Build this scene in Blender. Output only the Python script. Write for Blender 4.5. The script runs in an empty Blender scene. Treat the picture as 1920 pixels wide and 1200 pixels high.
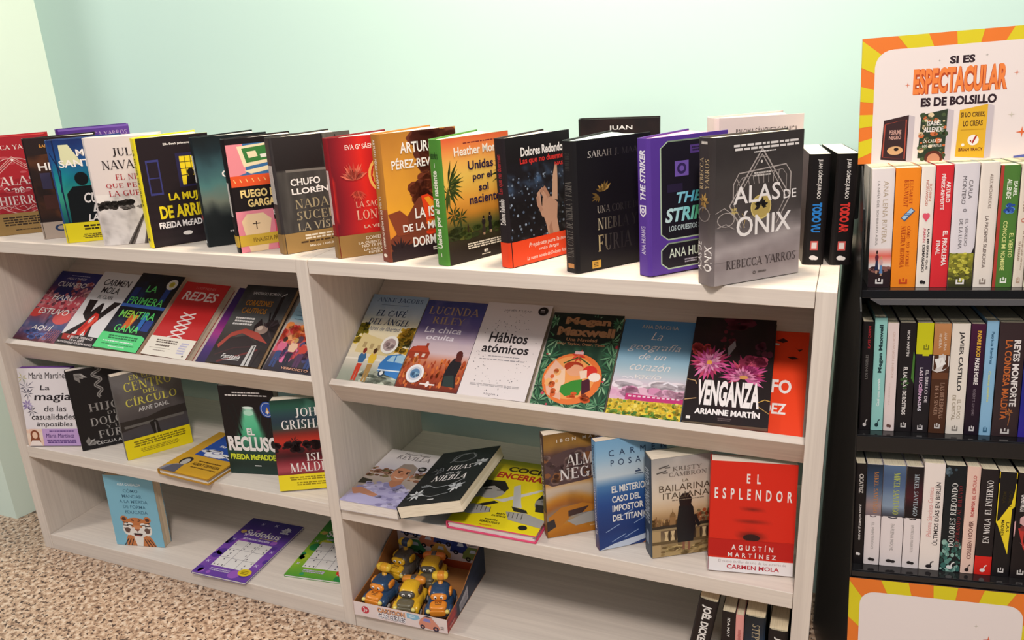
import bpy, math, random
from math import sin, cos, pi, radians
from mathutils import Vector, Matrix, noise

# ------------------------------------------------------------------ camera, world, lights, exposure
S = bpy.context.scene
COL = S.collection
R0 = (0.9254101, 0.3756902, -0.0497286)
R1 = (0.0785260, -0.3184701, -0.9446748)
R2 = (-0.3707421, 0.8703067, -0.3242169)
cam = bpy.data.cameras.new('camera')
cam.sensor_width = 36
cam.lens = 1524.6 / 1920 * 36
cam.clip_start = .02
co = bpy.data.objects.new('camera', cam)
COL.objects.link(co)
co.matrix_world = Matrix(((R0[0], -R1[0], -R2[0], 1.99697), (R0[1], -R1[1], -R2[1], -1.28532), (R0[2], -R1[2], -R2[2], 1.26913), (0, 0, 0, 1)))
S.camera = co

S.view_settings.view_transform = 'Standard'
S.view_settings.look = 'None'
S.view_settings.gamma = 1
S.view_settings.use_curve_mapping = False
S.view_settings.exposure = 0.08

world = bpy.data.worlds.new('world')
S.world = world
world.use_nodes = True
bg = world.node_tree.nodes['Background']
wt = world.node_tree
_tc = wt.nodes.new('ShaderNodeTexCoord')
_sx = wt.nodes.new('ShaderNodeSeparateXYZ')
_cr = wt.nodes.new('ShaderNodeValToRGB')      # bright ceiling overhead, dim shop at eye level
_mr = wt.nodes.new('ShaderNodeMapRange')
_mr.inputs[1].default_value = -1
_cr.color_ramp.elements[0].position, _cr.color_ramp.elements[0].color = .45, (.09, .10, .105, 1)
_cr.color_ramp.elements[1].position, _cr.color_ramp.elements[1].color = .85, (.50, .56, .60, 1)
wt.links.new(_tc.outputs['Generated'], _sx.inputs[0])
wt.links.new(_sx.outputs[2], _mr.inputs[0])
wt.links.new(_mr.outputs[0], _cr.inputs[0])
wt.links.new(_cr.outputs[0], bg.inputs[0])
bg.inputs[1].default_value = 1.0


def area(name, loc, target, size, power, color, spread=180, size_y=None):
    l = bpy.data.lights.new(name, 'AREA')
    l.shape = 'RECTANGLE'
    l.size = size
    l.size_y = size_y or size
    l.energy = power
    l.color = color
    l.spread = radians(spread)
    o = bpy.data.objects.new(name, l)
    COL.objects.link(o)
    o.location = loc
    o.rotation_euler = (Vector(target) - Vector(loc)).to_track_quat('-Z', 'Y').to_euler()
    return o


area('ceiling_panel_front', (2.2, -1.75, 2.75), (1.4, .1, .4), .34, 52, (1, .92, .86))
area('ceiling_panel_left', (-1.15, -1.15, 2.75), (.9, .2, .5), .34, 26, (1, .92, .84))
area('ceiling_spot_wall', (1.62, .10, 2.5), (1.3, .2, 1.0), .2, 37, (1, .84, .64))

# ------------------------------------------------------------------ colours and materials


def lin1(c):
    c /= 255.
    return c / 12.92 if c <= .04045 else ((c + .055) / 1.055) ** 2.4


def rgb(c):
    if isinstance(c, str):
        return tuple(int(c[i:i + 2], 16) for i in (0, 2, 4))
    return c


def lin(c):
    r, g, b = rgb(c)
    return (lin1(max(0, min(255, r))) * .9, lin1(max(0, min(255, g))) * .9, lin1(max(0, min(255, b))) * .9, 1)


def mix(a, b, t):
    a, b = rgb(a), rgb(b)
    t = max(0, min(1, t))
    return tuple(x + (y - x) * t for x, y in zip(a, b))


def ramp(stops, t):
    t = max(0, min(.9999, t)) * (len(stops) - 1)
    i = int(t)
    return mix(stops[i], stops[i + 1], t - i)


def nz(x, y, s=1, seed=0):
    return noise.noise(Vector((x * s + seed * 7.3, y * s - seed * 3.1, seed * 1.7)))


def fbm(x, y, s=1, seed=0):
    return nz(x, y, s, seed) + .5 * nz(x, y, s * 2.1, seed + 1) + .25 * nz(x, y, s * 4.3, seed + 2)


def newmat(name):
    m = bpy.data.materials.new(name)
    m.use_nodes = True
    nt = m.node_tree
    return m, nt, nt.nodes['Principled BSDF']


def N(nt, t, **kw):
    n = nt.nodes.new(t)
    for k, v in kw.items():
        if k in n.inputs:
            n.inputs[k].default_value = v
        else:
            setattr(n, k, v)
    return n


def attr_mat(name, rough, coat=0, spec=.4):
    """printed or moulded surface: colour from the object's own colour layer, faint mottling"""
    m, nt, p = newmat(name)
    a = N(nt, 'ShaderNodeVertexColor', layer_name='Col')
    no = N(nt, 'ShaderNodeTexNoise', Scale=60.0, Detail=2.0)
    mr = N(nt, 'ShaderNodeMapRange')
    mr.inputs[3].default_value = rough - .05
    mr.inputs[4].default_value = rough + .05
    nt.links.new(no.outputs[0], mr.inputs[0])
    nt.links.new(mr.outputs[0], p.inputs['Roughness'])
    nt.links.new(a.outputs[0], p.inputs['Base Color'])
    p.inputs['Coat Weight'].default_value = coat
    p.inputs['Coat Roughness'].default_value = .15
    p.inputs['Specular IOR Level'].default_value = spec
    return m


M_PRINT = attr_mat('printed_card', .42, 0, .3)
M_PLASTIC = attr_mat('toy_plastic', .28, .2, .5)


def pages_mat():
    m, nt, p = newmat('book_pages')
    a = N(nt, 'ShaderNodeVertexColor', layer_name='Col')
    tc = N(nt, 'ShaderNodeTexCoord')
    mp = N(nt, 'ShaderNodeMapping')
    mp.inputs['Scale'].default_value = (30, 900, 6)
    no = N(nt, 'ShaderNodeTexNoise', Scale=1.0, Detail=2.0)
    mx = N(nt, 'ShaderNodeMixRGB', blend_type='MULTIPLY')
    cr = N(nt, 'ShaderNodeValToRGB')
    cr.color_ramp.elements[0].position = .3
    cr.color_ramp.elements[0].color = (.74, .70, .64, 1)
    cr.color_ramp.elements[1].position = .55
    cr.color_ramp.elements[1].color = (1, 1, 1, 1)
    mx.inputs[0].default_value = .6
    L = nt.links.new
    L(tc.outputs['Object'], mp.inputs[0]); L(mp.outputs[0], no.inputs['Vector']); L(no.outputs[0], cr.inputs[0])
    L(a.outputs[0], mx.inputs[1]); L(cr.outputs[0], mx.inputs[2]); L(mx.outputs[0], p.inputs['Base Color'])
    p.inputs['Roughness'].default_value = .8
    p.inputs['Specular IOR Level'].default_value = .15
    return m


M_PAGES = pages_mat()


def wood_mat(name, scale):
    m, nt, p = newmat(name)
    tc = N(nt, 'ShaderNodeTexCoord')
    mp = N(nt, 'ShaderNodeMapping')
    mp.inputs['Scale'].default_value = scale
    n1 = N(nt, 'ShaderNodeTexNoise', Scale=1.0, Detail=5.0, Roughness=.65, Distortion=.3)
    n2 = N(nt, 'ShaderNodeTexNoise', Scale=.3, Detail=2.0)
    cr = N(nt, 'ShaderNodeValToRGB')
    e = cr.color_ramp.elements
    e[0].position, e[0].color = .30, lin((222, 208, 196))
    e[1].position, e[1].color = .66, lin((237, 224, 211))
    bp = N(nt, 'ShaderNodeBump', Strength=.08, Distance=.001)
    L = nt.links.new
    mx = N(nt, 'ShaderNodeMixRGB', blend_type='MULTIPLY')
    mx.inputs[0].default_value = .12
    L(tc.outputs['Object'], mp.inputs[0]); L(mp.outputs[0], n1.inputs['Vector']); L(mp.outputs[0], n2.inputs['Vector'])
    L(n1.outputs[0], cr.inputs[0]); L(cr.outputs[0], mx.inputs[1]); L(n2.outputs[0], mx.inputs[2])
    L(mx.outputs[0], p.inputs['Base Color']); L(n1.outputs[0], bp.inputs['Height']); L(bp.outputs[0], p.inputs['Normal'])
    p.inputs['Roughness'].default_value = .55
    p.inputs['Specular IOR Level'].default_value = .25
    return m


M_WOODX = wood_mat('whitewashed_wood_along', (3, 160, 160))
M_WOODZ = wood_mat('whitewashed_wood_upright', (160, 160, 3))


def paint_mat(name, c):
    m, nt, p = newmat(name)
    no = N(nt, 'ShaderNodeTexNoise', Scale=3.0, Detail=3.0)
    n2 = N(nt, 'ShaderNodeTexNoise', Scale=220.0, Detail=2.0)
    mx = N(nt, 'ShaderNodeMixRGB')
    mx.inputs[1].default_value = c
    mx.inputs[2].default_value = tuple(x * .96 for x in c[:3]) + (1,)
    bp = N(nt, 'ShaderNodeBump', Strength=.05, Distance=.001)
    L = nt.links.new
    L(no.outputs[0], mx.inputs[0]); L(mx.outputs[0], p.inputs['Base Color'])
    L(n2.outputs[0], bp.inputs['Height']); L(bp.outputs[0], p.inputs['Normal'])
    p.inputs['Roughness'].default_value = .6
    p.inputs['Specular IOR Level'].default_value = .2
    return m


M_WALL = paint_mat('mint_wall_paint', (.54, .735, .68, 1))
M_COLUMN = paint_mat('pale_green_wall_paint', (.70, .82, .72, 1))


def granite():
    m, nt, p = newmat('speckled_granite')
    tc = N(nt, 'ShaderNodeTexCoord')
    L = nt.links.new
    v = N(nt, 'ShaderNodeTexVoronoi', Scale=150.0)
    n1 = N(nt, 'ShaderNodeTexNoise', Scale=78.0, Detail=3.0, Roughness=.6)
    n2 = N(nt, 'ShaderNodeTexNoise', Scale=104.0, Detail=2.0, Roughness=.6)
    cr = N(nt, 'ShaderNodeValToRGB')
    e = cr.color_ramp.elements
    e[0].position, e[0].color = .34, lin((132, 104, 84))
    e[1].position, e[1].color = .66, lin((224, 204, 184))
    k = e.new(.47); k.color = lin((186, 154, 128))
    k = e.new(.54); k.color = lin((208, 180, 154))
    cr2 = N(nt, 'ShaderNodeValToRGB')
    f = cr2.color_ramp.elements
    f[0].position, f[0].color = .39, (1, 1, 1, 1)
    f[1].position, f[1].color = .435, (0, 0, 0, 1)
    mx = N(nt, 'ShaderNodeMixRGB')
    mx.inputs[2].default_value = lin((74, 54, 46))
    mv = N(nt, 'ShaderNodeMixRGB', blend_type='MULTIPLY')
    mv.inputs[0].default_value = .12
    for t in (v, n1, n2):
        L(tc.outputs['Object'], t.inputs['Vector'])
    L(n1.outputs[0], cr.inputs[0]); L(n2.outputs[0], cr2.inputs[0])
    L(cr2.outputs[0], mx.inputs[0]); L(cr.outputs[0], mx.inputs[1])
    L(mx.outputs[0], mv.inputs[1]); L(v.outputs['Distance'], mv.inputs[2])
    L(mv.outputs[0], p.inputs['Base Color'])
    p.inputs['Roughness'].default_value = .4
    return m


M_FLOOR = granite()


def plain(name, c, rough, metal=0):
    m, nt, p = newmat(name)
    no = N(nt, 'ShaderNodeTexNoise', Scale=40.0)
    mx = N(nt, 'ShaderNodeMixRGB')
    mx.inputs[1].default_value = c
    mx.inputs[2].default_value = tuple(x * .8 for x in c[:3]) + (1,)
    nt.links.new(no.outputs[0], mx.inputs[0]); nt.links.new(mx.outputs[0], p.inputs['Base Color'])
    p.inputs['Roughness'].default_value = rough
    p.inputs['Metallic'].default_value = metal
    return m


M_BLACK = plain('black_display_board', (.008, .008, .008, 1), .35)
M_RAIL = plain('clear_grey_rail', (.10, .095, .10, 1), .25)
M_KRAFT = plain('brown_cardboard', lin((176, 118, 70)), .8)

# ------------------------------------------------------------------ mesh builder


class MB:
    def __init__(s):
        s.v, s.f, s.c, s.m, s.sm = [], [], [], [], []

    def add(s, vs, fs, col=(1, 1, 1, 1), m=0, smooth=False):
        o = len(s.v)
        s.v += [tuple(v) for v in vs]
        per = isinstance(col, list)
        for f in fs:
            s.f.append([i + o for i in f])
            s.c += [col[i] for i in f] if per else [col] * len(f)
            s.m.append(m)
            s.sm.append(smooth)

    def box(s, a, b, col=(1, 1, 1, 1), m=0, T=None):
        vs = [(x, y, z) for x in (a[0], b[0]) for y in (a[1], b[1]) for z in (a[2], b[2])]
        if T:
            vs = [T(v) for v in vs]
        s.add(vs, [(0, 1, 3, 2), (4, 6, 7, 5), (0, 4, 5, 1), (2, 3, 7, 6), (0, 2, 6, 4), (1, 5, 7, 3)], col, m)

    def prism(s, pts, z0, z1, col=(1, 1, 1, 1), m=0, axis=2):
        n = len(pts)
        def q(p, z):
            return (p[0], p[1], z) if axis == 2 else ((z, p[0], p[1]) if axis == 0 else (p[0], z, p[1]))
        vs = [q(p, z0) for p in pts] + [q(p, z1) for p in pts]
        s.add(vs, [tuple(range(n)), tuple(range(2 * n - 1, n - 1, -1))] + [(i, (i + 1) % n, n + (i + 1) % n, n + i) for i in range(n)], col, m)

    def tube(s, path, r, col, m=0, n=10, cap=True):
        rings = []
        for i, p in enumerate(path):
            p = Vector(p)
            d = (Vector(path[min(i + 1, len(path) - 1)]) - Vector(path[max(i - 1, 0)])).normalized()
            u = d.orthogonal().normalized()
            w = d.cross(u)
            rr = r[i] if isinstance(r, (list, tuple)) else r
            rings.append([p + (u * cos(2 * pi * k / n) + w * sin(2 * pi * k / n)) * rr for k in range(n)])
        vs = [v for ri in rings for v in ri]
        fs = [(i * n + k, i * n + (k + 1) % n, (i + 1) * n + (k + 1) % n, (i + 1) * n + k) for i in range(len(rings) - 1) for k in range(n)]
        if cap:
            fs += [tuple(range(n)), tuple(range(len(vs) - n, len(vs)))]
        s.add(vs, fs, col, m, True)

    def ellipsoid(s, c, r, col, m=0, nu=14, nv=9, T=None):
        vs = [(c[0], c[1], c[2] - r[2])]
        for j in range(1, nv):
            a = -pi / 2 + pi * j / nv
            for i in range(nu):
                b = 2 * pi * i / nu
                vs.append((c[0] + r[0] * cos(a) * cos(b), c[1] + r[1] * cos(a) * sin(b), c[2] + r[2] * sin(a)))
        vs.append((c[0], c[1], c[2] + r[2]))
        fs = [(0, 1 + (i + 1) % nu, 1 + i) for i in range(nu)]
        for j in range(nv - 2):
            for i in range(nu):
                a, b = 1 + j * nu + i, 1 + j * nu + (i + 1) % nu
                fs.append((a, b, b + nu, a + nu))
        t = len(vs) - 1
        fs += [(1 + (nv - 2) * nu + i, 1 + (nv - 2) * nu + (i + 1) % nu, t) for i in range(nu)]
        if T:
            vs = [T(v) for v in vs]
        s.add(vs, fs, col, m, True)

    def build(s, name, mats, parent=None, bevel=0):
        me = bpy.data.meshes.new(name)
        me.from_pydata(s.v, [], s.f)
        a = me.color_attributes.new('Col', 'FLOAT_COLOR', 'CORNER')
        a.data.foreach_set('color', [x for c in s.c for x in c])
        me.polygons.foreach_set('material_index', s.m)
        me.polygons.foreach_set('use_smooth', s.sm)
        for m in (mats if isinstance(mats, (list, tuple)) else [mats]):
            me.materials.append(m)
        me.update()
        o = bpy.data.objects.new(name, me)
        COL.objects.link(o)
        if parent:
            o.parent = parent
        if bevel:
            b = o.modifiers.new('bevel', 'BEVEL')
            b.width = bevel
            b.segments = 2
            b.limit_method = 'ANGLE'
        return o


def thing(name, label, cat, M=None, group=None):
    o = bpy.data.objects.new(name, None)
    o.empty_display_size = .05
    COL.objects.link(o)
    if M is not None:
        o.matrix_world = M
    o['label'] = label
    o['category'] = cat
    if group:
        o['group'] = group
    return o


def struct(o):
    o['kind'] = 'structure'
    return o


# ------------------------------------------------------------------ lettering
TH, TN = .15, .055
GL = {
 'A': (.76, [('l', .05, 0, .38, 1, TN), ('l', .38, 1, .70, 0, TH), ('h', .16, .58, .33, TN), ('s', .06, 0, .2), ('s', .70, 0, .24)]),
 'B': (.66, [('l', .16, 0, .16, 1, TH), ('h', .05, .34, 1, TN), ('h', .16, .36, .53, TN), ('h', .05, .36, 0, TN), ('o', .33, .76, .2, .24, -90, 90), ('o', .35, .265, .24, .265, -90, 90)]),
 'C': (.72, [('o', .38, .5, .34, .5, 42, 318), ('l', .63, .8, .66, 1, TN), ('l', .63, .2, .66, 0, TN)]),
 'D': (.78, [('l', .16, 0, .16, 1, TH), ('h', .05, .32, 1, TN), ('h', .05, .32, 0, TN), ('o', .32, .5, .4, .5, -90, 90)]),
 'E': (.64, [('l', .16, 0, .16, 1, TH), ('h', .05, .56, 1, TN), ('h', .05, .58, 0, TN), ('h', .16, .44, .52, TN), ('l', .55, .8, .56, 1, TN), ('l', .58, 0, .57, .22, TN), ('l', .44, .42, .44, .62, TN)]),
 'F': (.60, [('l', .16, 0, .16, 1, TH), ('h', .05, .55, 1, TN), ('s', .16, 0, .26), ('h', .16, .44, .5, TN), ('l', .54, .78, .55, 1, TN), ('l', .44, .4, .44, .6, TN)]),
 'G': (.78, [('o', .38, .5, .34, .5, 42, 330), ('l', .63, .8, .66, 1, TN), ('l', .64, .02, .64, .42, TH), ('s', .64, .44, .26)]),
 'H': (.82, [('l', .16, 0, .16, 1, TH), ('l', .66, 0, .66, 1, TH), ('h', .16, .66, .52, TN), ('s', .16, 0, .26), ('s', .16, 1, .26), ('s', .66, 0, .26), ('s', .66, 1, .26)]),
 'I': (.34, [('l', .17, 0, .17, 1, TH), ('s', .17, 0, .28), ('s', .17, 1, .28)]),
 'J': (.44, [('l', .27, .1, .27, 1, TH), ('s', .27, 1, .28), ('o', .13, .1, .15, .22, 200, 360)]),
 'K': (.76, [('l', .16, 0, .16, 1, TH), ('s', .16, 0, .26), ('s', .16, 1, .26), ('l', .18, .42, .6, 1, TN), ('l', .32, .58, .66, 0, TH), ('s', .6, 1, .22), ('s', .66, 0, .22)]),
 'L': (.62, [('l', .16, 0, .16, 1, TH), ('s', .16, 1, .26), ('h', .05, .56, 0, TN), ('l', .56, 0, .58, .26, TN)]),
 'M': (.96, [('l', .14, 0, .14, 1, TN), ('l', .16, 1, .46, 0, TH), ('l', .48, 0, .78, 1, TN), ('l', .82, 0, .82, 1, TH), ('s', .14, 0, .22), ('s', .82, 0, .26), ('s', .12, 1, .2), ('s', .84, 1, .2)]),
 'N': (.82, [('l', .14, 0, .14, 1, TN), ('l', .14, 1, .66, 0, TH), ('l', .68, 0, .68, 1, TN), ('s', .14, 0, .22), ('s', .12, 1, .22), ('s', .68, 1, .22)]),
 'O': (.80, [('o', .40, .5, .36, .5, 0, 360)]),
 'P': (.64, [('l', .16, 0, .16, 1, TH), ('h', .05, .32, 1, TN), ('h', .16, .34, .48, TN), ('s', .16, 0, .26), ('o', .33, .74, .24, .26, -90, 90)]),
 'Q': (.80, [('o', .40, .5, .36, .5, 0, 360), ('l', .42, .1, .74, -.2, TH)]),
 'R': (.72, [('l', .16, 0, .16, 1, TH), ('h', .05, .32, 1, TN), ('h', .16, .34, .5, TN), ('s', .16, 0, .26), ('o', .33, .75, .22, .25, -90, 90), ('l', .34, .5, .62, 0, TH), ('s', .66, 0, .16)]),
 'S': (.58, [('o', .29, .75, .21, .25, 35, 270), ('o', .29, .25, .23, .25, -145, 90), ('l', .48, .8, .5, 1, TN), ('l', .06, .2, .05, 0, TN)]),
 'T': (.68, [('l', .34, 0, .34, 1, TH), ('h', .03, .65, 1, TN), ('s', .34, 0, .26), ('l', .04, .76, .03, 1, TN), ('l', .64, .76, .65, 1, TN)]),
 'U': (.78, [('l', .16, .28, .16, 1, TH), ('l', .63, .28, .63, 1, TN), ('s', .16, 1, .26), ('s', .63, 1, .22), ('o', .395, .28, .26, .28, 180, 360)]),
 'V': (.76, [('l', .06, 1, .38, 0, TH), ('l', .38, 0, .70, 1, TN), ('s', .06, 1, .24), ('s', .70, 1, .2)]),
 'W': (1.06, [('l', .06, 1, .32, 0, TH), ('l', .32, 0, .53, 1, TN), ('l', .50, 1, .76, 0, TH), ('l', .76, 0, 1.0, 1, TN), ('s', .06, 1, .24), ('s', 1.0, 1, .2)]),
 'X': (.76, [('l', .1, 1, .66, 0, TH), ('l', .1, 0, .64, 1, TN), ('s', .1, 1, .22), ('s', .66, 0, .22), ('s', .1, 0, .2), ('s', .64, 1, .2)]),
 'Y': (.72, [('l', .07, 1, .36, .48, TH), ('l', .36, .48, .66, 1, TN), ('l', .36, 0, .36, .5, TH), ('s', .36, 0, .26), ('s', .07, 1, .22), ('s', .66, 1, .2)]),
 'Z': (.66, [('h', .06, .6, 1, TN), ('h', .06, .6, 0, TN), ('l', .12, 0, .54, 1, TH), ('l', .07, .78, .06, 1, TN), ('l', .6, 0, .6, .22, TN)]),
 '-': (.36, [('h', .05, .31, .42, .09)]), '.': (.24, [('l', .12, 0, .12, .14, TH)]), ' ': (.34, []),
}
ACC = {'Á': 'A', 'É': 'E', 'Í': 'I', 'Ó': 'O', 'Ú': 'U', 'Ñ': 'N'}


def serif_mesh(s):
    vs, fs, pos = [], [], 0

    def quad(a, b, c, d):
        o = len(vs)
        vs.extend([a, b, c, d])
        fs.append((o, o + 1, o + 2, o + 3))
    for ch in s:
        sc = .78 if ch.islower() else 1
        ch = ch.upper()
        base = ACC.get(ch, ch)
        w, cmd = GL.get(base, (.4, []))
        for k in cmd:
            if k[0] == 'l':
                _, x0, y0, x1, y1, t = k
                p = [(x0 - t / 2, y0), (x0 + t / 2, y0), (x1 + t / 2, y1), (x1 - t / 2, y1)]
            elif k[0] in 'hs':
                if k[0] == 'h':
                    _, x0, x1, y, t = k
                else:
                    x0, x1, y, t = k[1] - k[3] / 2, k[1] + k[3] / 2, k[2], TN
                y = min(max(y, t / 2), 1 - t / 2)
                p = [(x0, y - t / 2), (x1, y - t / 2), (x1, y + t / 2), (x0, y + t / 2)]
            else:
                _, cx, cy, rx, ry, a0, a1 = k
                n = max(4, int(abs(a1 - a0) / 22))
                pr = None
                for i in range(n + 1):
                    a = radians(a0 + (a1 - a0) * i / n)
                    t = TN + (TH - TN) * abs(cos(a)) ** 1.3
                    cur = ((cx + rx * cos(a), cy + ry * sin(a)), (cx + (rx - t) * cos(a), cy + (ry - min(t, TN + .02)) * sin(a)))
                    if pr:
                        quad(*[(pos + q[0] * sc, q[1] * sc) for q in (pr[0], cur[0], cur[1], pr[1])])
                    pr = cur
                continue
            quad(*[(pos + q[0] * sc, q[1] * sc) for q in p])
        if ch in ACC:
            m = w / 2 + pos
            if ch == 'Ñ':
                quad((m - .15, 1.08), (m + .15, 1.12), (m + .15, 1.2), (m - .15, 1.16))
            else:
                quad((m - .05, 1.07), (m + .03, 1.07), (m + .14, 1.26), (m + .02, 1.26))
        pos += w * sc + .05
    return vs, fs


_tc = {}


def glyphs(s, f, b, sh, sp=1.):
    key = (s, f, b, sh, sp)
    if key in _tc:
        return _tc[key]
    if f == 'serif':
        vs, fs = serif_mesh(s)
        vs = [(x + y * sh, y) for x, y in vs]
    else:
        cu = bpy.data.curves.new('lettering', 'FONT')
        cu.body = s
        cu.offset = b
        cu.shear = sh
        cu.space_character = sp
        cu.resolution_u = 3
        ob = bpy.data.objects.new('lettering', cu)
        me = ob.to_mesh()
        vs = [(v.co.x, v.co.y) for v in me.vertices]
        fs = [tuple(p.vertices) for p in me.polygons]
        ob.to_mesh_clear()
        bpy.data.objects.remove(ob)
        bpy.data.curves.remove(cu)
    if vs:
        x0, x1 = min(v[0] for v in vs), max(v[0] for v in vs)
        y0, y1 = min(v[1] for v in vs), max(v[1] for v in vs)
        vs = [((x - x0) / max(1e-6, x1 - x0), (y - y0) / max(1e-6, y1 - y0)) for x, y in vs]
    _tc[key] = (vs, fs)
    return vs, fs


# ------------------------------------------------------------------ flat artwork in unit coordinates (x right, y down)


class Art:
    def __init__(s, bgc=None, nx=1):
        s.ops = []
        s.nx = 12 if nx > 1 else 1
        if bgc:
            s.R(0, 0, 1, 1, bgc)

    def F(s, x0, y0, x1, y1, nx, ny, fn):
        vs, cs = [], []
        for j in range(ny + 1):
            for i in range(nx + 1):
                u, v = i / nx, j / ny
                vs.append((x0 + (x1 - x0) * u, y0 + (y1 - y0) * v))
                cs.append(lin(fn(u, v)))
        fs = [(j * (nx + 1) + i, j * (nx + 1) + i + 1, (j + 1) * (nx + 1) + i + 1, (j + 1) * (nx + 1) + i) for j in range(ny) for i in range(nx)]
        s.ops.append((vs, fs, cs))
        return s

    def R(s, x0, y0, x1, y1, c):
        return s.F(x0, y0, x1, y1, s.nx, 1, lambda u, v: rgb(c))

    def G(s, x0, y0, x1, y1, *st):
        return s.F(x0, y0, x1, y1, s.nx, 3 * (len(st) - 1), lambda u, v: ramp(st, v))

    def P(s, pts, c):
        s.ops.append((list(pts), [tuple(range(len(pts)))], lin(c)))
        return s

    def E(s, cx, cy, rx, ry, c, n=20):
        return s.P([(cx + rx * cos(2 * pi * i / n), cy + ry * sin(2 * pi * i / n)) for i in range(n)], c)

    def O(s, cx, cy, rx, ry, k, c, n=24, a0=0, a1=360):
        """ring; k = inner radius share"""
        vs, fs = [], []
        for i in range(n + 1):
            a = radians(a0 + (a1 - a0) * i / n)
            vs += [(cx + rx * cos(a), cy + ry * sin(a)), (cx + rx * k * cos(a), cy + ry * k * sin(a))]
        fs = [(2 * i, 2 * i + 2, 2 * i + 3, 2 * i + 1) for i in range(n)]
        s.ops.append((vs, fs, lin(c)))
        return s

    def L(s, pts, wd, c, asp=.65):
        """stroke; wd in x units, asp = width / height of the sheet"""
        vs, fs = [], []
        for i, p in enumerate(pts):
            a, b = pts[max(0, i - 1)], pts[min(len(pts) - 1, i + 1)]
            dx, dy = b[0] - a[0], (b[1] - a[1]) / asp
            l = math.hypot(dx, dy) or 1
            nx_, ny_ = -dy / l * wd / 2, dx / l * wd / 2 * asp
            vs += [(p[0] + nx_, p[1] + ny_), (p[0] - nx_, p[1] - ny_)]
        fs = [(2 * i, 2 * i + 2, 2 * i + 3, 2 * i + 1) for i in range(len(pts) - 1)]
        s.ops.append((vs, fs, lin(c)))
        return s

    def T(s, t, x0, y0, x1, y1, c, f='sans', b=0., sh=0., d='h', grad=None, sp=1.):
        vs, fs = glyphs(t, f, b, sh, sp)
        if d == 'h':
            q = [(x0 + gx * (x1 - x0), y1 - gy * (y1 - y0)) for gx, gy in vs]
        elif d == 'd':
            q = [(x0 + gy * (x1 - x0), y0 + gx * (y1 - y0)) for gx, gy in vs]
        else:
            q = [(x1 - gy * (x1 - x0), y1 - gx * (y1 - y0)) for gx, gy in vs]
        col = lin(c) if not grad else [lin(ramp(grad, gx)) for gx, gy in vs]
        s.ops.append((q, fs, col))
        return s

    def D(s, x0, y0, x1, y1, n, c, seed=1, d='h'):
        """rows of tiny print too small to read: short dashes"""
        rnd = random.Random(seed)
        vs, fs = [], []
        for r in range(n):
            ya = y0 + (y1 - y0) * (r + .15) / n
            yb = y0 + (y1 - y0) * (r + .75) / n
            x = x0 + rnd.random() * .08 * (x1 - x0)
            while x < x1 - .02:
                w = min((.04 + .09 * rnd.random()) * (x1 - x0), x1 - x)
                o = len(vs)
                vs += [(x, ya), (x + w, ya), (x + w, yb), (x, yb)]
                fs.append((o, o + 1, o + 2, o + 3))
                x += w + .018 * (x1 - x0)
        s.ops.append((vs, fs, lin(c)))
        return s

    def blobs(s, x0, y0, x1, y1, n, rx, ry, cols, seed=1, k=7):
        rnd = random.Random(seed)
        vs, fs, cs = [], [], []
        for i in range(n):
            cx, cy = x0 + rnd.random() * (x1 - x0), y0 + rnd.random() * (y1 - y0)
            q = .5 + rnd.random()
            a = rnd.random() * 6
            o = len(vs)
            c = lin(rnd.choice(cols))
            for j in range(k):
                vs.append((cx + rx * q * cos(a + 2 * pi * j / k), cy + ry * q * sin(a + 2 * pi * j / k)))
                cs.append(c)
            fs.append(tuple(range(o, o + k)))
        s.ops.append((vs, fs, cs))
        return s

    def leafs(s, cx, cy, n, ln, wd, cols, a0=0, a1=360, asp=.65, seed=1):
        rnd = random.Random(seed)
        vs, fs, cs = [], [], []
        for i in range(n):
            a = radians(a0 + (a1 - a0) * (i + .5 * rnd.random()) / n)
            l = ln * (.75 + .4 * rnd.random())
            dx, dy = cos(a), sin(a)
            o = len(vs)
            c = lin(rnd.choice(cols))
            for (p, q) in ((.05, 0), (.5, .5), (1, 0), (.5, -.5)):
                vs.append((cx + dx * l * p - dy * wd * q, cy + (dy * l * p + dx * wd * q) * asp))
                cs.append(c)
            fs.append((o, o + 1, o + 2, o + 3))
        s.ops.append((vs, fs, cs))
        return s

    def person(s, cx, yb, hh, hair, top, bot, skin='D9A98A', wd=1., skirt=False, split=.46):
        """small standing figure seen from behind; hh = height share of the sheet"""
        w = hh * .2 * wd
        yt = yb - hh
        s.P([(cx - w * .55, yb), (cx - w * .1, yb), (cx + w * .0, yb - hh * .35), (cx + w * .1, yb), (cx + w * .55, yb), (cx + w * .62, yb - hh * (1 - split) * .95), (cx - w * .62, yb - hh * (1 - split) * .95)] if not skirt else
            [(cx - w * .9, yb - hh * .12), (cx + w * .9, yb - hh * .12), (cx + w * .55, yb - hh * .55), (cx - w * .55, yb - hh * .55)], bot)
        if skirt:
            s.R(cx - w * .4, yb - hh * .13, cx - w * .1, yb, skin)
            s.R(cx + w * .1, yb - hh * .13, cx + w * .4, yb, skin)
        s.P([(cx - w * .6, yb - hh * (1 - split)), (cx + w * .6, yb - hh * (1 - split)), (cx + w * .95, yt + hh * .3), (cx + w * .6, yt + hh * .17), (cx - w * .6, yt + hh * .17), (cx - w * .95, yt + hh * .3)], top)
        s.R(cx - w * .2, yt + hh * .12, cx + w * .2, yt + hh * .2, skin)
        s.E(cx, yt + hh * .085, w * .45, hh * .085, hair, 12)
        return s

    def emit(s, mb, mp, base=0, m=0, lift=0):
        step = min(6e-5, .0008 / max(1, len(s.ops)))
        for i, (vs, fs, c) in enumerate(s.ops):
            mb.add([mp(min(1, max(0, x)), min(1, max(0, y)), base + step * (i + 1) + (lift if i else 0)) for x, y in vs], fs, c, m)


# ------------------------------------------------------------------ books


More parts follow.
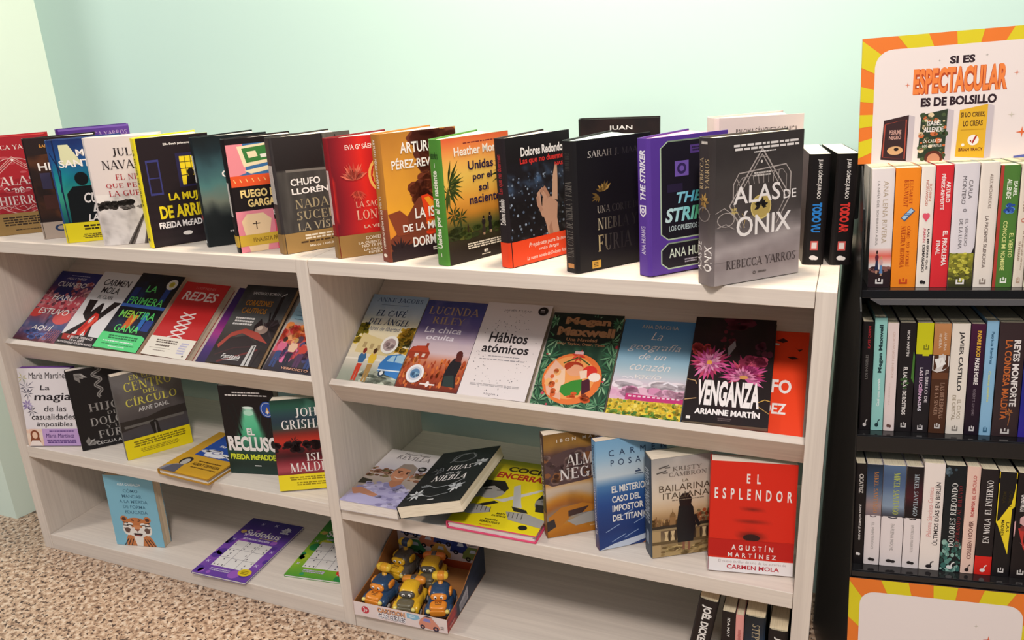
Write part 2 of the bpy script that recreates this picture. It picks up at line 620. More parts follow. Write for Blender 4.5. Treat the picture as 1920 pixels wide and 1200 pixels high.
def pose(x, y, z, yaw, lean=0, roll=0):
    u = Vector((cos(yaw), sin(yaw), 0))
    n0 = Vector((sin(yaw), -cos(yaw), 0))
    k = Vector((0, 0, 1))
    v = cos(lean) * k - sin(lean) * n0
    n = cos(lean) * n0 + sin(lean) * k
    u, v = cos(roll) * u + sin(roll) * v, -sin(roll) * u + cos(roll) * v
    b = -n
    return Matrix(((u.x, b.x, v.x, x), (u.y, b.y, v.y, y), (u.z, b.z, v.z, z), (0, 0, 0, 1)))


CREAM = 'F4E9D8'


def book(M, w, h, t, label, group, front=None, spine=None, base='222222', hard=True, op=0., page=CREAM, band=None, sticker=None, bul=None, spinec=None, rest=None):
    bt = .0026 if hard else .0009
    ov = .003 if hard else .0002
    if bul is None:
        bul = min(.006, t * .16) if hard else t * .04
    if rest is not None:      # set the lowest corner exactly on the board
        so = sin(op)
        low = min((M @ Vector(q)).z for z in (0, h) for q in ((-bul, t / 2, z), (0, 0, z), (0, t, z), (w, -so * w, z), (w, t + so * w, z)))
        M = Matrix.Translation((0, 0, rest - low)) @ M
    root = thing('hardcover_book' if hard else 'paperback_book', label, 'book', M, group)
    uf, nf = (cos(op), -sin(op)), (sin(op), cos(op))
    ub, nb = (cos(op), sin(op)), (sin(op), -cos(op))

    def fm(x, y, e):
        a = x * w
        return (a * uf[0] - e * nf[0], a * uf[1] - e * nf[1], h * (1 - y))

    def sx(q):
        return -bul * (1 - abs(2 * q - 1) ** 6)

    def sm(x, y, e):
        return (sx(x) - e, t * (1 - x), h * (1 - y))
    mb = MB()
    bc = lin(base)
    mb.box((0, 0, 0), (w, bt, h), bc, 0, lambda v: (v[0] * uf[0] + v[1] * nf[0], v[0] * uf[1] + v[1] * nf[1], v[2]))
    mb.box((0, 0, 0), (w, bt, h), bc, 0, lambda v: (v[0] * ub[0] + v[1] * nb[0], t + v[0] * ub[1] + v[1] * nb[1], v[2]))
    n = 12
    o_ = [(sx(i / n), t * (1 - i / n)) for i in range(n + 1)]
    i_ = [(sx(i / n) + bt, bt * .5 + (t - bt) * (1 - i / n)) for i in range(n + 1)]
    vs = [(p[0], p[1], z) for z in (0, h) for p in o_ + i_]
    k = 2 * (n + 1)
    fs = []
    for i in range(n):
        j = n + 1 + i
        fs += [(i, i + 1, i + 1 + k, i + k), (j, j + 1, j + 1 + k, j + k), (i, i + 1, j + 1, j), (i + k, i + 1 + k, j + 1 + k, j + k)]
    mb.add(vs, fs, lin(spinec or base), 0)
    if front:
        front.emit(mb, fm)
    if spine:
        spine.emit(mb, sm, 0, 0, .00025)
    mb.build('cover', M_PRINT, root)
    # page block
    pb = MB()
    e = .0004
    fw = w - (.004 if hard else .0006)
    A = ((fw) * uf[0] + (bt + e) * nf[0], fw * uf[1] + (bt + e) * nf[1])
    B = ((fw) * ub[0] + (bt + e) * nb[0], t + fw * ub[1] + (bt + e) * nb[1])
    x0 = (bt + e)
    c = ((A[0] + B[0]) / 2 - (.004 + .1 * abs(B[1] - A[1])) * (1 if hard else .15), (A[1] + B[1]) / 2)
    p0 = (x0 * uf[0] + (bt + e) * nf[0], x0 * uf[1] + (bt + e) * nf[1])
    p1 = (x0 * ub[0] + (bt + e) * nb[0], t + x0 * ub[1] + (bt + e) * nb[1])
    g1 = tuple((A[i] * 3 + B[i]) / 4 * .5 + (A[i] + c[i]) / 4 for i in (0, 1))
    g2 = tuple((A[i] + B[i] * 3) / 4 * .5 + (B[i] + c[i]) / 4 for i in (0, 1))
    pts = [p0, A, g1, c, g2, B, p1]
    if hard:
        pts.append((bt - bul * .8 + e, t / 2))
    pb.prism(pts, ov, h - ov, lin(page))
    pb.build('page_block', M_PAGES, root)
    if band:
        bb = MB()
        band[0].emit(bb, fm, .0009)
        if len(band) > 1 and band[1]:
            band[1].emit(bb, sm, .0012)
        bb.build('paper_band', M_PRINT, root)
    for st in ([sticker] if isinstance(sticker, Art) else (sticker or [])):
        sb = MB()
        st.emit(sb, fm, .0018)
        sb.build('sticker', M_PRINT, root)
    return root

# ------------------------------------------------------------------ the room
ZT, ZS, ZB = .88, .3197, .0462      # heights of the top, the middle shelf and the bottom shelf
WY = .452                           # back wall


def slab(name, a, b, mat, parent=None, bevel=0):
    m = MB()
    m.box(a, b)
    return m.build(name, mat, parent, bevel)


struct(slab('floor', (-2.5, -3.2, -.05), (4.5, WY + .1, 0), M_FLOOR))
struct(slab('wall_back', (-.125, WY, 0), (4.5, WY + .1, 3), M_WALL))
m = MB()
m.prism([(-2.5, .077), (-.214, .077), (-.125, WY), (-.125, WY + .1), (-2.5, WY + .1)], 0, 3)
struct(m.build('wall_left', M_COLUMN))

# ------------------------------------------------------------------ the low whitewashed bookcase
bc = thing('bookcase', 'long low whitewashed wooden bookcase with sloped display shelves along the mint wall', 'bookcase', Matrix.Translation((1, .19, 0)))
XL, XLI, XD, XDI, XR, XRI = 0, .0317, .9857, 1.0146, 1.9625, 1.9933
DP = .385


def bcp(name, a, b, mat, parent=None, bevel=.0012):
    """box given in room coordinates, kept in the bookcase's own frame"""
    m = MB()
    m.box((a[0] - 1, a[1] - .19, a[2]), (b[0] - 1, b[1] - .19, b[2]))
    return m.build(name, mat, parent or bc, bevel)


for a, b in ((XL, XLI), (XD, XDI), (XR, XRI)):
    bcp('side_panel', (a, 0, 0), (b, DP, ZT), M_WOODZ)
LE = .955
VY, VZ = sin(LE), cos(LE)
NY, NZ = -cos(LE), sin(LE)
AY, AZ = .018, .605


def sl(s, n):
    return (AY + s * VY + n * NY, AZ + s * VZ + n * NZ)


for a, b in ((XLI + .0004, XD - .0004), (XDI + .0012, XR - .0008)):
    bcp('top_board', (a, .0008, ZT - .0288), (b, DP, ZT - .0002), M_WOODX)
    bcp('shelf', (a, .0005, ZS - .0328), (b, DP, ZS), M_WOODX)
    bcp('bottom_shelf', (a, .0008, 0), (b, DP, ZB), M_WOODX)
    m = MB()
    m.prism([(p[0] - .19, p[1]) for p in (sl(.015, -.042), sl(.43, -.042), sl(.43, -.024), sl(.015, -.024))], a - 1, b - 1, axis=0)
    ds = m.build('display_shelf', M_WOODX, bc, .001)
    m = MB()
    m.prism([(p[0] - .19, p[1]) for p in (sl(0, 0), sl(.0148, 0), sl(.0148, -.068), sl(0, -.068))], a - 1, b - 1, axis=0)
    m.build('front_lip', M_WOODX, ds, .001)

# ------------------------------------------------------------------ books fanned along the top
GT = 'novels fanned along the top of the bookcase'
ZT2 = ZT + .0003


def top(x, y, yaw, op, w, h, t, label, front, spine, lean=0., **k):
    return book(pose(x, y, ZT2, yaw, lean), w, h, t, label, GT, front, spine, op=op, rest=ZT2, **k)


W_, K_ = 'F2EAE6', '161214'

# red foil hardcover, gold band
a = Art('A8242E')
a.blobs(0, .2, 1, .78, 60, .05, .012, ['B8434B', '97202A', 'C0555C'], 3)
a.O(.5, .5, .43, .29, .975, 'D9A9A4')
for k, (dx, dy) in enumerate(((0, 0), (.02, .02), (.0, .045))):
    a.L([(.04, .36 + dy), (.2, .27 + dy), (.3, .31 + dy), (.5, .20 + dy), (.66, .29 + dy), (.8, .25 + dy), (.96, .34 + dy)], .009, 'DDB0AA')
a.E(.5, .235, .018, .012, 'F3E2DE', 10)
for i in range(7):
    a.L([(.06 + i * .13, .735 - .02 * (i % 2)), (.12 + i * .13, .70), (.17 + i * .13, .745)], .009, 'D9A9A4')
for i in range(5):
    a.L([(.3 + i * .1, .53), (.34 + i * .1, .51 + .015 * (i % 2)), (.37 + i * .1, .54)], .016, 'F3E2DE')
a.T('REBECCA YARROS', .07, .085, .93, .13, 'F0DAD4', 'serif')
a.T('ALAS', .26, .40, .74, .49, 'E8CFCB', 'serif')
a.T('DE', .44, .52, .56, .57, 'F3E2DE', 'serif')
a.T('HIERRO', .2, .60, .8, .69, 'E8CFCB', 'serif')
a.L([(.05, .74), (.3, .70), (.5, .76), (.72, .71), (.95, .75)], .01, 'D9A9A4')
bd = Art().R(0, .775, 1, 1, '9C7B49').D(.15, .81, .85, .91, 4, '3A2A1E', 5).D(.3, .945, .7, .96, 1, '3A2A1E', 6)
top(.0760, .030, .80, .1, .16, .234, .045, 'red foil hardcover with white line mountains and a tan band, leftmost on the top board', a, Art('A8242E', 6), base='A8242E', page='C6342E', band=(bd, Art(nx=6).R(0, .775, 1, 1, '9C7B49')))

# dark interior thriller
a = Art('2A1E1E')
a.F(0, .16, 1, .8, 20, 20, lambda u, v: mix(mix('2A1C1A', '5C3420', fbm(u, v, 4, 2) + .3), 'A8672E', max(0, 1 - abs(u - .62) * 5) * (.5 + .5 * v)))
a.R(.28, .2, .30, .8, '1A1214').R(.75, .2, .78, .8, '1A1214')
a.R(.12, .34, .26, .5, '3B3550').R(.1, .56, .3, .7, '4A2A24')
a.T('RAFAEL TARRADAS BULTÓ', .2, .055, .9, .095, 'E8A24A', b=.01)
a.T('HIJOS DE', .12, .24, .9, .34, W_, b=.02)
a.T('PAPEL', .3, .38, .86, .47, W_, b=.02)
bd = Art().R(0, .83, 1, 1, 'B5A192').T('C', .16, .86, .32, .93, '2C3E60', b=.03).R(.36, .86, .46, .93, 'D99B3C').R(.5, .86, .66, .93, '5F86B5').E(.8, .895, .08, .04, '8A5A3A')
top(.2470, .038, .85, .2, .152, .233, .022, 'dark brown thriller with gold author line and grey band, right of the red foil one', a, Art('1E1618', 6).D(.3, .1, .7, .7, 1, 'D8D0CC', 3), base='1C1618', page='EDE3D6', hard=True, band=(bd, Art(nx=6).R(0, .83, 1, 1, 'A59182')))

# blue-teal silhouette with yellow band
a = Art()
a.F(0, 0, 1, 1, 14, 24, lambda u, v: ramp(['1B2C63', '1E4E8A', '12808E', '3FA588', '1A6A6A', '0F2D33', '0C1418'], v * .9 + .05 * nz(u, v, 4)))
a.P([(.14, .05), (.27, .05), (.42, .24), (.13, .24)], 'D9D8B0')
a.L([(.07, 0), (.07, .8)], .02, '16224A').L([(.0, .12), (.1, .3), (.06, .5)], .02, '16224A')
a.E(.36, .38, .095, .065, '0C1216').P([(.1, .82), (.12, .52), (.22, .45), (.5, .45), (.6, .5), (.66, .82)], '0C1216')
a.E(.66, .44, .06, .045, '0C1216').P([(.58, .82), (.6, .5), (.75, .5), (.8, .82)], '0C1216')
a.T('MIKEL', .36, .10, .78, .165, W_, b=.02)
a.T('SANTIAGO', .10, .195, .96, .265, W_, b=.02)
a.T('CUANDO', .34, .52, .96, .62, W_, b=.02, sh=.25)
a.T('LLEGA', .43, .64, .96, .71, W_, b=.02, sh=.25)
a.T('LA NOCHE', .34, .73, 1., .80, W_, b=.02, sh=.25)
bd = Art().R(0, .805, 1, 1, 'EFDB22').D(.22, .83, .92, .89, 2, '3A2E10', 5).D(.2, .92, .7, .97, 3, '6A5A20', 6)
top(.3470, .017, .80, .17, .152, .2318, .024, 'blue-teal hardcover with a black silhouette and yellow band, left of the railway book', a, Art('2A4C86', 6), base='203A72', page=CREAM, band=(bd, Art(nx=6).R(0, .805, 1, 1, 'E3CF22')))

# white cover with railway tracks
a = Art('E2D5D2')
a.F(0, .52, 1, 1, 26, 26, lambda u, v: mix('EDE4E0', '8E8582', max(0, .5 * fbm(u * 1.6, v, 5, 4) + .1)))
a.blobs(.0, .595, .5, .65, 60, .045, .018, ['3A3230', '57504C', '2E2826'], 8)
a.blobs(.3, .63, .9, .66, 40, .03, .008, ['6A625E', '8A827E'], 9)
a.P([(.68, .66), (.71, .66), (.42, 1), (.32, 1)], '6E6460').P([(.72, .66), (.745, .66), (.64, 1), (.56, 1)], '6E6460')
a.P([(.69, .66), (.70, .66), (.385, 1), (.35, 1)], '3E3632').P([(.73, .66), (.738, .66), (.61, 1), (.585, 1)], '3E3632')
a.person(.83, .76, .14, '3A3230', '4A4240', '3E3634')
a.T('JULIA', .36, .10, .80, .18, '2A2022', 'serif').T('NAVARRO', .18, .21, .95, .29, '2A2022', 'serif')
a.T('EL NIÑO', .34, .33, .80, .39, 'B23A40', 'serif').T('QUE PERDIÓ', .18, .41, .92, .47, 'B23A40', 'serif').T('LA GUERRA', .2, .49, .9, .54, 'B23A40', 'serif')
top(.4650, .0137, .62, .14, .15, .2362, .033, 'white hardcover with grey railway tracks and red title, beside the yellow-spined night window book', a, Art('DDD2CE', 6).D(.35, .1, .65, .7, 1, '9A6A68', 3).D(.2, .8, .8, .95, 2, '8A8280', 9), base='E2D5D2', page=CREAM, spinec='DDD2CE')

# night window, yellow spine
a = Art('241A1E')
a.F(0, .1, 1, 1, 10, 22, lambda u, v: mix('2C2026', '1C1416', .5 + .5 * sin(v * 70) * .4))
a.R(.08, .2, .26, .52, '3A3B78').R(.1, .22, .24, .36, '241A24').R(.1, .37, .24, .5, '241A24')
a.R(.5, .16, .82, .47, '2A2548').R(.55, .19, .78, .45, 'F0D428')
for q in (.62, .70):
    a.R(q, .19, q + .008, .45, '2A2020')
for q in (.24, .30, .36):
    a.R(.55, q, .78, q + .006, '2A2020')
a.E(.68, .34, .05, .035, '1A1214').P([(.6, .45), (.62, .37), (.74, .37), (.77, .45)], '1A1214')
a.T('Ella llegó primero.', .36, .06, .74, .085, W_, b=.02)
a.T('LA MUJER', .32, .515, .88, .605, 'F2D820', b=.035).T('DE ARRIBA', .16, .625, .92, .745, 'F2D820', b=.035).T('FREIDA McFADDEN', .12, .775, .92, .835, W_, b=.035)
a.E(.5, .9, .07, .02, 'E8E0DA')
top(.6050, .0170, 1.10, .17, .146, .2345, .026, 'black hardcover with a lit yellow window and bright yellow spine', a, Art('F0DE24', 6).T('LA MUJER DE ARRIBA', .3, .1, .7, .62, '2A2020', b=.01, d='d').E(.5, .93, .2, .015, '2A2020'), base='F0DE24', page='EFE6DA', lean=-.03)

# dark sea cover
a = Art()
a.F(0, 0, 1, 1, 22, 34, lambda u, v: mix(ramp(['141A1C', '1C2A30', '3A5A60', '4E7A78', '6E7468', '1A2022', '12181A', '12181A'], v + .06 * fbm(u, v, 5, 3)), 'B8C4BE', max(0, fbm(u, v, 9, 7) - .75) * (1 if .4 < v < .6 else .1)))
a.T('LA', .42, .10, .62, .13, 'C8C8C4', b=.01).T('QUIETUD', .32, .31, 1.0, .385, W_, b=.02).E(.5, .52, .06, .02, 'DDE4E0')
a.D(.3, .86, .8, .885, 1, 'B8B4B0', 4)
top(.7290, .0500, 1.02, .25, .15, .2322, .016, 'slim dark sea-blue hardcover with white title, between the yellow spine and the pink coffin cover', a, Art('1A2226', 6).D(.2, .1, .8, .5, 1, 'D8DAD8', 3).R(.2, .7, .8, .74, '8A2430').E(.5, .95, .2, .015, 'D8DAD8'), base='14181A', page='D8D2CA')

# pink coffin / computer
a = Art('1A1214')
a.R(0, .05, 1, .34, '3C6DA0').P([(0, .05), (.22, .05), (.22, .3), (0, .34)], 'E78B94').P([(.78, .05), (1, .05), (1, .3), (.86, .28)], 'E78B94')
a.P([(.14, .07), (.62, .05), (.68, .21), (.2, .25)], 'EAD9B4').P([(.2, .09), (.57, .07), (.6, .19), (.24, .215)], '3C7A3C').P([(.26, .12), (.38, .115), (.4, .165), (.28, .175)], 'EAD9B4').P([(.43, .15), (.53, .145), (.54, .175), (.44, .18)], 'E8E4D8')
a.P([(.2, .28), (.7, .235), (.8, .265), (.28, .31)], 'EAD9B4').R(0, .32, 1, .415, 'E4562A')
for i in range(12):
    a.L([(.04 + i * .08, .35), (.06 + i * .08, .38)], .012, 'F6C07A')
a.T('FUEGO EN LA', .10, .445, .80, .515, 'F3D48A', b=.035).T('GARGANTA', .18, .53, .76, .6, 'F3D48A', b=.035)
a.R(0, .63, .5, 1, 'E88A98').P([(.14, .66), (.36, .66), (.46, .72), (.36, 1), (.12, 1), (.06, .72)], 'F0CFA4').L([(.25, .73), (.25, .8)], .012, '3A2420').L([(.2, .75), (.3, .75)], .012, '3A2420')
a.T('BEATRIZ SERRANO', .50, .645, .97, .69, W_, b=.03).R(.5, .73, 1, 1, 'E0506A').P([(.56, .76), (.9, .74), (1, .8), (1, 1), (.58, 1)], 'F0CFA4').R(.78, .8, 1, .9, 'EBB33C').O(.68, .83, .05, .03, .6, '5A3A30')
a.P([(.55, 1), (.62, .95), (1, .95), (1, 1)], '3C7A3C')
bd = Art().R(0, .845, 1, .945, 'D5AE3A').T('FINALISTA PREMIO PLANETA', .18, .875, .9, .915, '7A5A18', b=.015)
top(.8410, .0185, .98, .15, .150, .2322, .0235, 'pink and black hardcover with a drawn coffin and computer and a mustard band', a, Art('1A1214', 6).D(.25, .3, .75, .8, 1, 'E8E0DA', 3), base='1A1214', page='F2E4DC', band=(bd, Art(nx=6).R(0, .845, 1, .945, 'C9A238')))

# grey cloth coat
a = Art()
a.F(0, 0, 1, 1, 26, 40, lambda u, v: mix('5E5852' if u > .62 + .06 * v else '3E3A38', '7A746C', .35 * fbm(u * 3, v * .5, 5, 2) + .1) if v > .28 or u > .62 else mix('2E2828', '221C1C', v * 3))
a.P([(.12, .28), (.64, .29), (.64, .31), (.12, .30)], '77706A').L([(.66, .05), (.7, .5), (.82, .95)], .012, '2E2A28').L([(.8, .02), (.85, .3)], .012, '2A2624')
a.L([(.62, 0), (.68, .34)], .02, '221E1C')
a.T('CHUFO', .16, .36, .54, .42, W_, b=.025).T('LLORÉNS', .16, .43, .70, .495, W_, b=.025)
a.T('NADA', .18, .54, .62, .62, 'A89878', 'serif').T('SUCEDE', .18, .645, .80, .72, 'A89878', 'serif').T('LA VÍSPERA', .18, .73, .96, .815, 'B2A284', 'serif')
bd = Art().R(0, .825, 1, 1, '9E7C48').D(.22, .85, .92, .9, 2, 'E8DCC8', 5).D(.14, .905, .96, .93, 1, '4A3420', 6).T('Más de 1.000.000 ejemplares', .3, .945, .9, .97, 'EFE4D2', b=.015)
top(.9482, .0297, 1.098, .2, .159, .2328, .028, 'charcoal grey coat hardcover with white and bronze title and a gold-brown band', a, Art('3A3434', 6).D(.2, .15, .8, .7, 1, 'C8C2BC', 3), base='332E2E', page=CREAM, lean=.0086, band=(bd, Art(nx=6).R(0, .825, 1, 1, '8E6E40')))

# red longines saga
a = Art()
a.F(0, 0, 1, 1, 26, 14, lambda u, v: ramp(['6E1420', 'A81E26', 'E02A22', 'B01C20', 'E23428', 'C02622'], (u * 1.0 + .02 * sin(v * 9)) % 1))
a.T('EVA Gª SÁENZ DE URTURI', .2, .055, .95, .105, 'F3E2D8', b=.015)
a.O(.7, .33, .24, .165, .86, 'E9B45C').O(.7, .33, .18, .122, .9, 'E9B45C')
for i in range(14):
    q = i * 2 * pi / 14
    a.O(.7 + .15 * cos(q) * .98, .33 + .105 * sin(q), .04, .026, .6, 'E2A24A', 10)
a.O(.66, .33, .06, .04, .6, 'F3D08A', 14).O(.74, .33, .06, .04, .6, 'F3D08A', 14)
a.leafs(.28, .36, 16, .2, .04, ['C9483A', 'E0705A', 'B8574A'], 200, 340, .7, 3)
a.leafs(.3, .44, 10, .14, .03, ['C9483A', 'D8604A'], 30, 160, .7, 5)
a.T('LA SAGA DE LOS', .26, .535, .94, .585, 'E8B49A', 'serif').T('LONGEVOS', .26, .61, .96, .69, 'E8B49A', 'serif').T('LA VIEJA FAMILIA', .34, .74, .92, .775, 'F0D2B8', b=.005)
bd = Art().R(0, .81, 1, 1, '9A7440').T('COMIENZA', .34, .835, .66, .865, 'F0E2CC', b=.02).T('LA CUENTA ATRÁS', .24, .872, .76, .9, 'F0E2CC', b=.02).T('NO TE PIERDAS', .28, .905, .72, .93, 'F0E2CC', b=.02).T('LA SAGA MÁS', .3, .936, .7, .96, 'F0E2CC', b=.02).T('ESPERADA', .36, .966, .64, .988, 'F0E2CC', b=.02)
top(1.0815, .0240, 1.0, .24, .152, .2326, .0215, 'bright red pleated hardcover with a gold ring emblem and a bronze band', a, Art('8E1822', 6).D(.25, .15, .75, .9, 1, 'E8CFC8', 3), base='7E141E', page=CREAM, band=(bd, Art(nx=6).R(0, .81, 1, 1, '8A6636')))

# volcano island
a = Art()
a.F(0, 0, 1, 1, 20, 34, lambda u, v: ramp(['B8782E', 'C98636', 'E09A36', 'F0A832', 'D8762A', 'A8502A'], v + .12 * fbm(u, v, 3, 5)))
a.blobs(.55, .0, 1, .2, 26, .16, .05, ['5A2A22', '6A3224'], 4, 9).blobs(.5, .2, .9, .42, 26, .1, .045, ['5E2C22', '743624'], 5, 9).blobs(.38, .38, .62, .55, 26, .07, .035, ['5E2C22', '743624'], 6, 9)
a.P([(.1, .78), (.42, .52), (.54, .5), (.78, .66), (1, .8), (1, 1), (0, 1), (0, .82)], '7A3A28')
a.P([(.46, .51), (.55, .5), (1, .72), (1, .86), (.7, .82), (.6, .7), (.52, .78)], 'E8421E').P([(.5, .53), (.56, .52), (.74, .66), (.62, .66)], 'F59A2A')
a.blobs(.55, .58, 1, .84, 30, .07, .02, ['F0701E', 'D83A1A', 'F59A2A'], 7)
a.P([(0, .62), (.16, .6), (.26, .66), (.26, .8), (.1, .8)], '8A4028')
a.P([(0, .92), (.2, .88), (.5, .9), (.7, .86), (1, .88), (1, 1), (0, 1)], '2A1A1E')
a.leafs(.12, .93, 12, .2, .03, ['2A1A1E'], 180, 360, .65, 3)
a.T('ARTURO', .24, .08, .70, .165, W_, b=.02).T('PÉREZ-REVERTE', .11, .195, .86, .28, W_, b=.02)
a.T('LA ISLA', .36, .60, .78, .685, W_, b=.02).T('DE LA MUJER', .18, .72, .84, .8, W_, b=.02).T('DORMIDA', .30, .83, .80, .91, W_, b=.02)
a.D(.56, .93, .74, .965, 2, 'E8DCD0', 4)
s_ = Art('B57830', 6).G(0, .58, 1, 1, '9A5030', '7A3A2C').T('ARTURO PÉREZ-REVERTE', .35, .04, .65, .42, 'F3E4D2', b=.015, d='d').T('LA ISLA DE LA MUJER DORMIDA', .35, .48, .65, .9, 'F3E4D2', b=.015, d='d').E(.5, .95, .2, .015, 'F3E4D2')
top(1.2007, .0180, 1.111, .175, .155, .24, .029, 'ochre hardcover with an erupting orange volcano, left of the green-spined sunset book', a, s_, base='B57830', page=CREAM, lean=.0087)

# sunset with palms
a = Art()
a.F(0, 0, 1, 1, 14, 30, lambda u, v: ramp(['E2603A', 'EE8A48', 'F3B458', 'EFC45C', 'EDB850', 'E8A040', 'C8842E', '5A5A2A', '3A3420', '2A2018', '241A16'], v + .04 * nz(u, v, 4, 2)))
a.D(.3, .045, .9, .06, 1, '7A2A2A', 3)
for cx, cy, n in ((.05, .36, 13), (.98, .3, 13)):
    a.leafs(cx, cy, n, .3, .035, ['3A4A1E', '4A5422', '2E3A1A'], 150 if cx > .5 else -80, 330 if cx > .5 else 110, .65, n)
    a.leafs(cx, cy + .06, 8, .22, .03, ['3A4A1E', '2E3A1A'], 0, 360, .65, 4)
for cx, cy in ((.1, .6), (.2, .63)):
    a.L([(cx, cy), (cx + .02, .8)], .012, '3A3A1E').leafs(cx, cy, 9, .13, .025, ['33401C'], 0, 360, .65, 7)
a.blobs(.0, .72, 1, .8, 50, .06, .02, ['3F4A20', '5A5A26', '333A1C'], 4)
a.person(.54, .81, .16, '2A1C18', '2A2222', '3A3028', skirt=True).person(.64, .80, .17, '2A1C18', '222022', '221C1C', skirt=True).person(.3, .76, .07, '2A1C18', '3A2A20', '3A2A20')
a.T('Heather Morris', .17, .075, .90, .145, 'F7EEE0', b=.02)
a.T('Unidas', .36, .195, .74, .265, '2E2140', b=.025).T('por el', .42, .295, .71, .365, '2E2140', b=.025).T('sol', .50, .385, .65, .445, '2E2140', b=.025).T('naciente', .35, .47, .82, .54, '2E2140', b=.025)
a.D(.24, .85, .92, .905, 3, 'E8DCC8', 5).T('E', .52, .93, .58, .955, 'F2E8D8', b=.03).D(.47, .963, .63, .975, 1, 'E8DCC8', 2)
s_ = Art('4E8A34', 6).T('Heather Morris', .2, .09, .8, .15, '24401A', b=.02).T('Unidas por el sol naciente', .25, .24, .75, .86, 'F2EEDC', b=.03, d='u').R(.48, .18, .52, .215, 'F2EEDC').R(.48, .9, .52, .93, 'F2EEDC')
top(1.3245, .0167, 1.25, .164, .155, .2302, .0306, 'sunset hardcover with palm trees, two figures and a green spine', a, s_, base='4E8A34', page='F2E6C8', lean=.0066, spinec='4E8A34')

# pointing hand with red band
a = Art('1E1A1C')
a.F(0, .2, 1, .85, 30, 34, lambda u, v: mix('201C20', '5A7CA8', max(0, .9 - abs(v - .2) * 4) * max(0, fbm(u, v, 8, 4) + .2)) if v < .45 else mix('1C181A', '7A7C84', max(0, fbm(u, v, 9, 6) - .25)))
a.blobs(0, .3, 1, .82, 130, .012, .008, ['9AA8BC', '5E6E88', '3A4454', '7A8494'], 9)
SK = 'C99A80'
a.P([(.6, .86), (.56, .72), (.5, .6), (.52, .5), (.66, .5), (.76, .56), (.74, .68), (.78, .86)], SK)
a.P([(.67, .52), (.70, .34), (.74, .25), (.775, .26), (.775, .36), (.76, .54)], 'D0A488')
a.L([(.58, .52), (.5, .43), (.46, .46), (.47, .56), (.53, .65)], .055, SK).L([(.62, .5), (.55, .42), (.5, .45)], .05, 'B8866C').L([(.5, .6), (.45, .55), (.44, .48)], .045, 'BC8C74')
a.P([(.62, .86), (.6, .74), (.64, .7), (.68, .86)], 'B08068')
a.T('Dolores Redondo', .22, .085, .88, .155, W_, b=.03).T('Las que no duermen', .2, .165, .93, .225, 'D23430', b=.03).T('NASH', .74, .235, .92, .265, 'D23430', b=.03)
bd = Art().R(0, .80, 1, 1, 'F04A22').T('Prepárate para la noche', .26, .835, .95, .88, 'F6D8CC', b=.01, sh=.2).T('más larga', .42, .885, .74, .92, 'F6D8CC', b=.01, sh=.2).T('La nueva novela de Dolores Redondo', .22, .94, .96, .97, 'F6D8CC', b=.01, sh=.2)
s_ = Art('241C20', 6).T('Las que no duermen', .25, .12, .75, .42, 'A83034', b=.02, d='u').T('Dolores Redondo', .25, .46, .75, .66, 'E8E0DA', b=.02, d='u')
top(1.4462, .0266, 1.199, .129, .151, .2297, .026, 'black hardcover with a raised pointing hand and a wide red-orange band', a, s_, base='241C20', page=CREAM, lean=.0228, band=(bd, Art(nx=6).R(0, .80, 1, 1, 'E8441E')))

# all black foil
a = Art('171416')
a.T('SARAH J. MAAS', .14, .085, .86, .14, 'D8CFC4', 'serif', grad=['E6DED4', '8A8078', '2E2A2A', '3A3634'])
a.leafs(.34, .40, 7, .12, .04, ['8A6A34', '6E5428', 'B08A48'], 200, 330, .65, 3).leafs(.28, .43, 5, .1, .03, ['6E5428'], 100, 220, .65, 4)
a.T('UNA CORTE DE', .25, .505, .84, .56, 'C8BCA8', 'serif', grad=['B8AC9C', '4A4440', '2A2626', '322E2C'])
a.T('NIEBLA Y', .25, .60, .8, .69, 'C8BCA8', 'serif', grad=['CDBE9A', '5A5248', '2A2626', '322E2C'])
a.T('FURIA', .25, .73, .72, .86, 'C8BCA8', 'serif', grad=['D8C08A', '4A4440', '2A2626', '322E2C'])
a.R(.16, .925, .28, .985, 'D9A440').D(.18, .935, .26, .975, 3, '3A2A14', 3)
s_ = Art('1B181B', 6).T('UNA CORTE DE NIEBLA Y FURIA', .25, .30, .72, .88, '6E6862', 'serif', d='u').T('SARAH J. MAAS', .3, .09, .65, .22, '4A4644', 'serif', d='u').R(.28, .93, .72, .965, 'C98A50')
top(1.5763, .0176, 1.091, .2, .1544, .2263, .033, 'plain black hardcover with faint silver lettering, between the pointing hand and the purple neon book', a, s_, base='1B181B', page='D4E4E0', lean=.0153)

# purple neon
PU = '5C3A9A'
a = Art(PU)
MINT = 'B8CBB0'


def octo(A, x0, y0, x1, y1, cx, cy, c, wd):
    p = [(x0 + cx, y0), (x1 - cx, y0), (x1, y0 + cy), (x1, y1 - cy), (x1 - cx, y1), (x0 + cx, y1), (x0, y1 - cy), (x0, y0 + cy)]
    A.P(p, '1F1A26')
    A.L(p + [p[0], p[1]], wd, c)


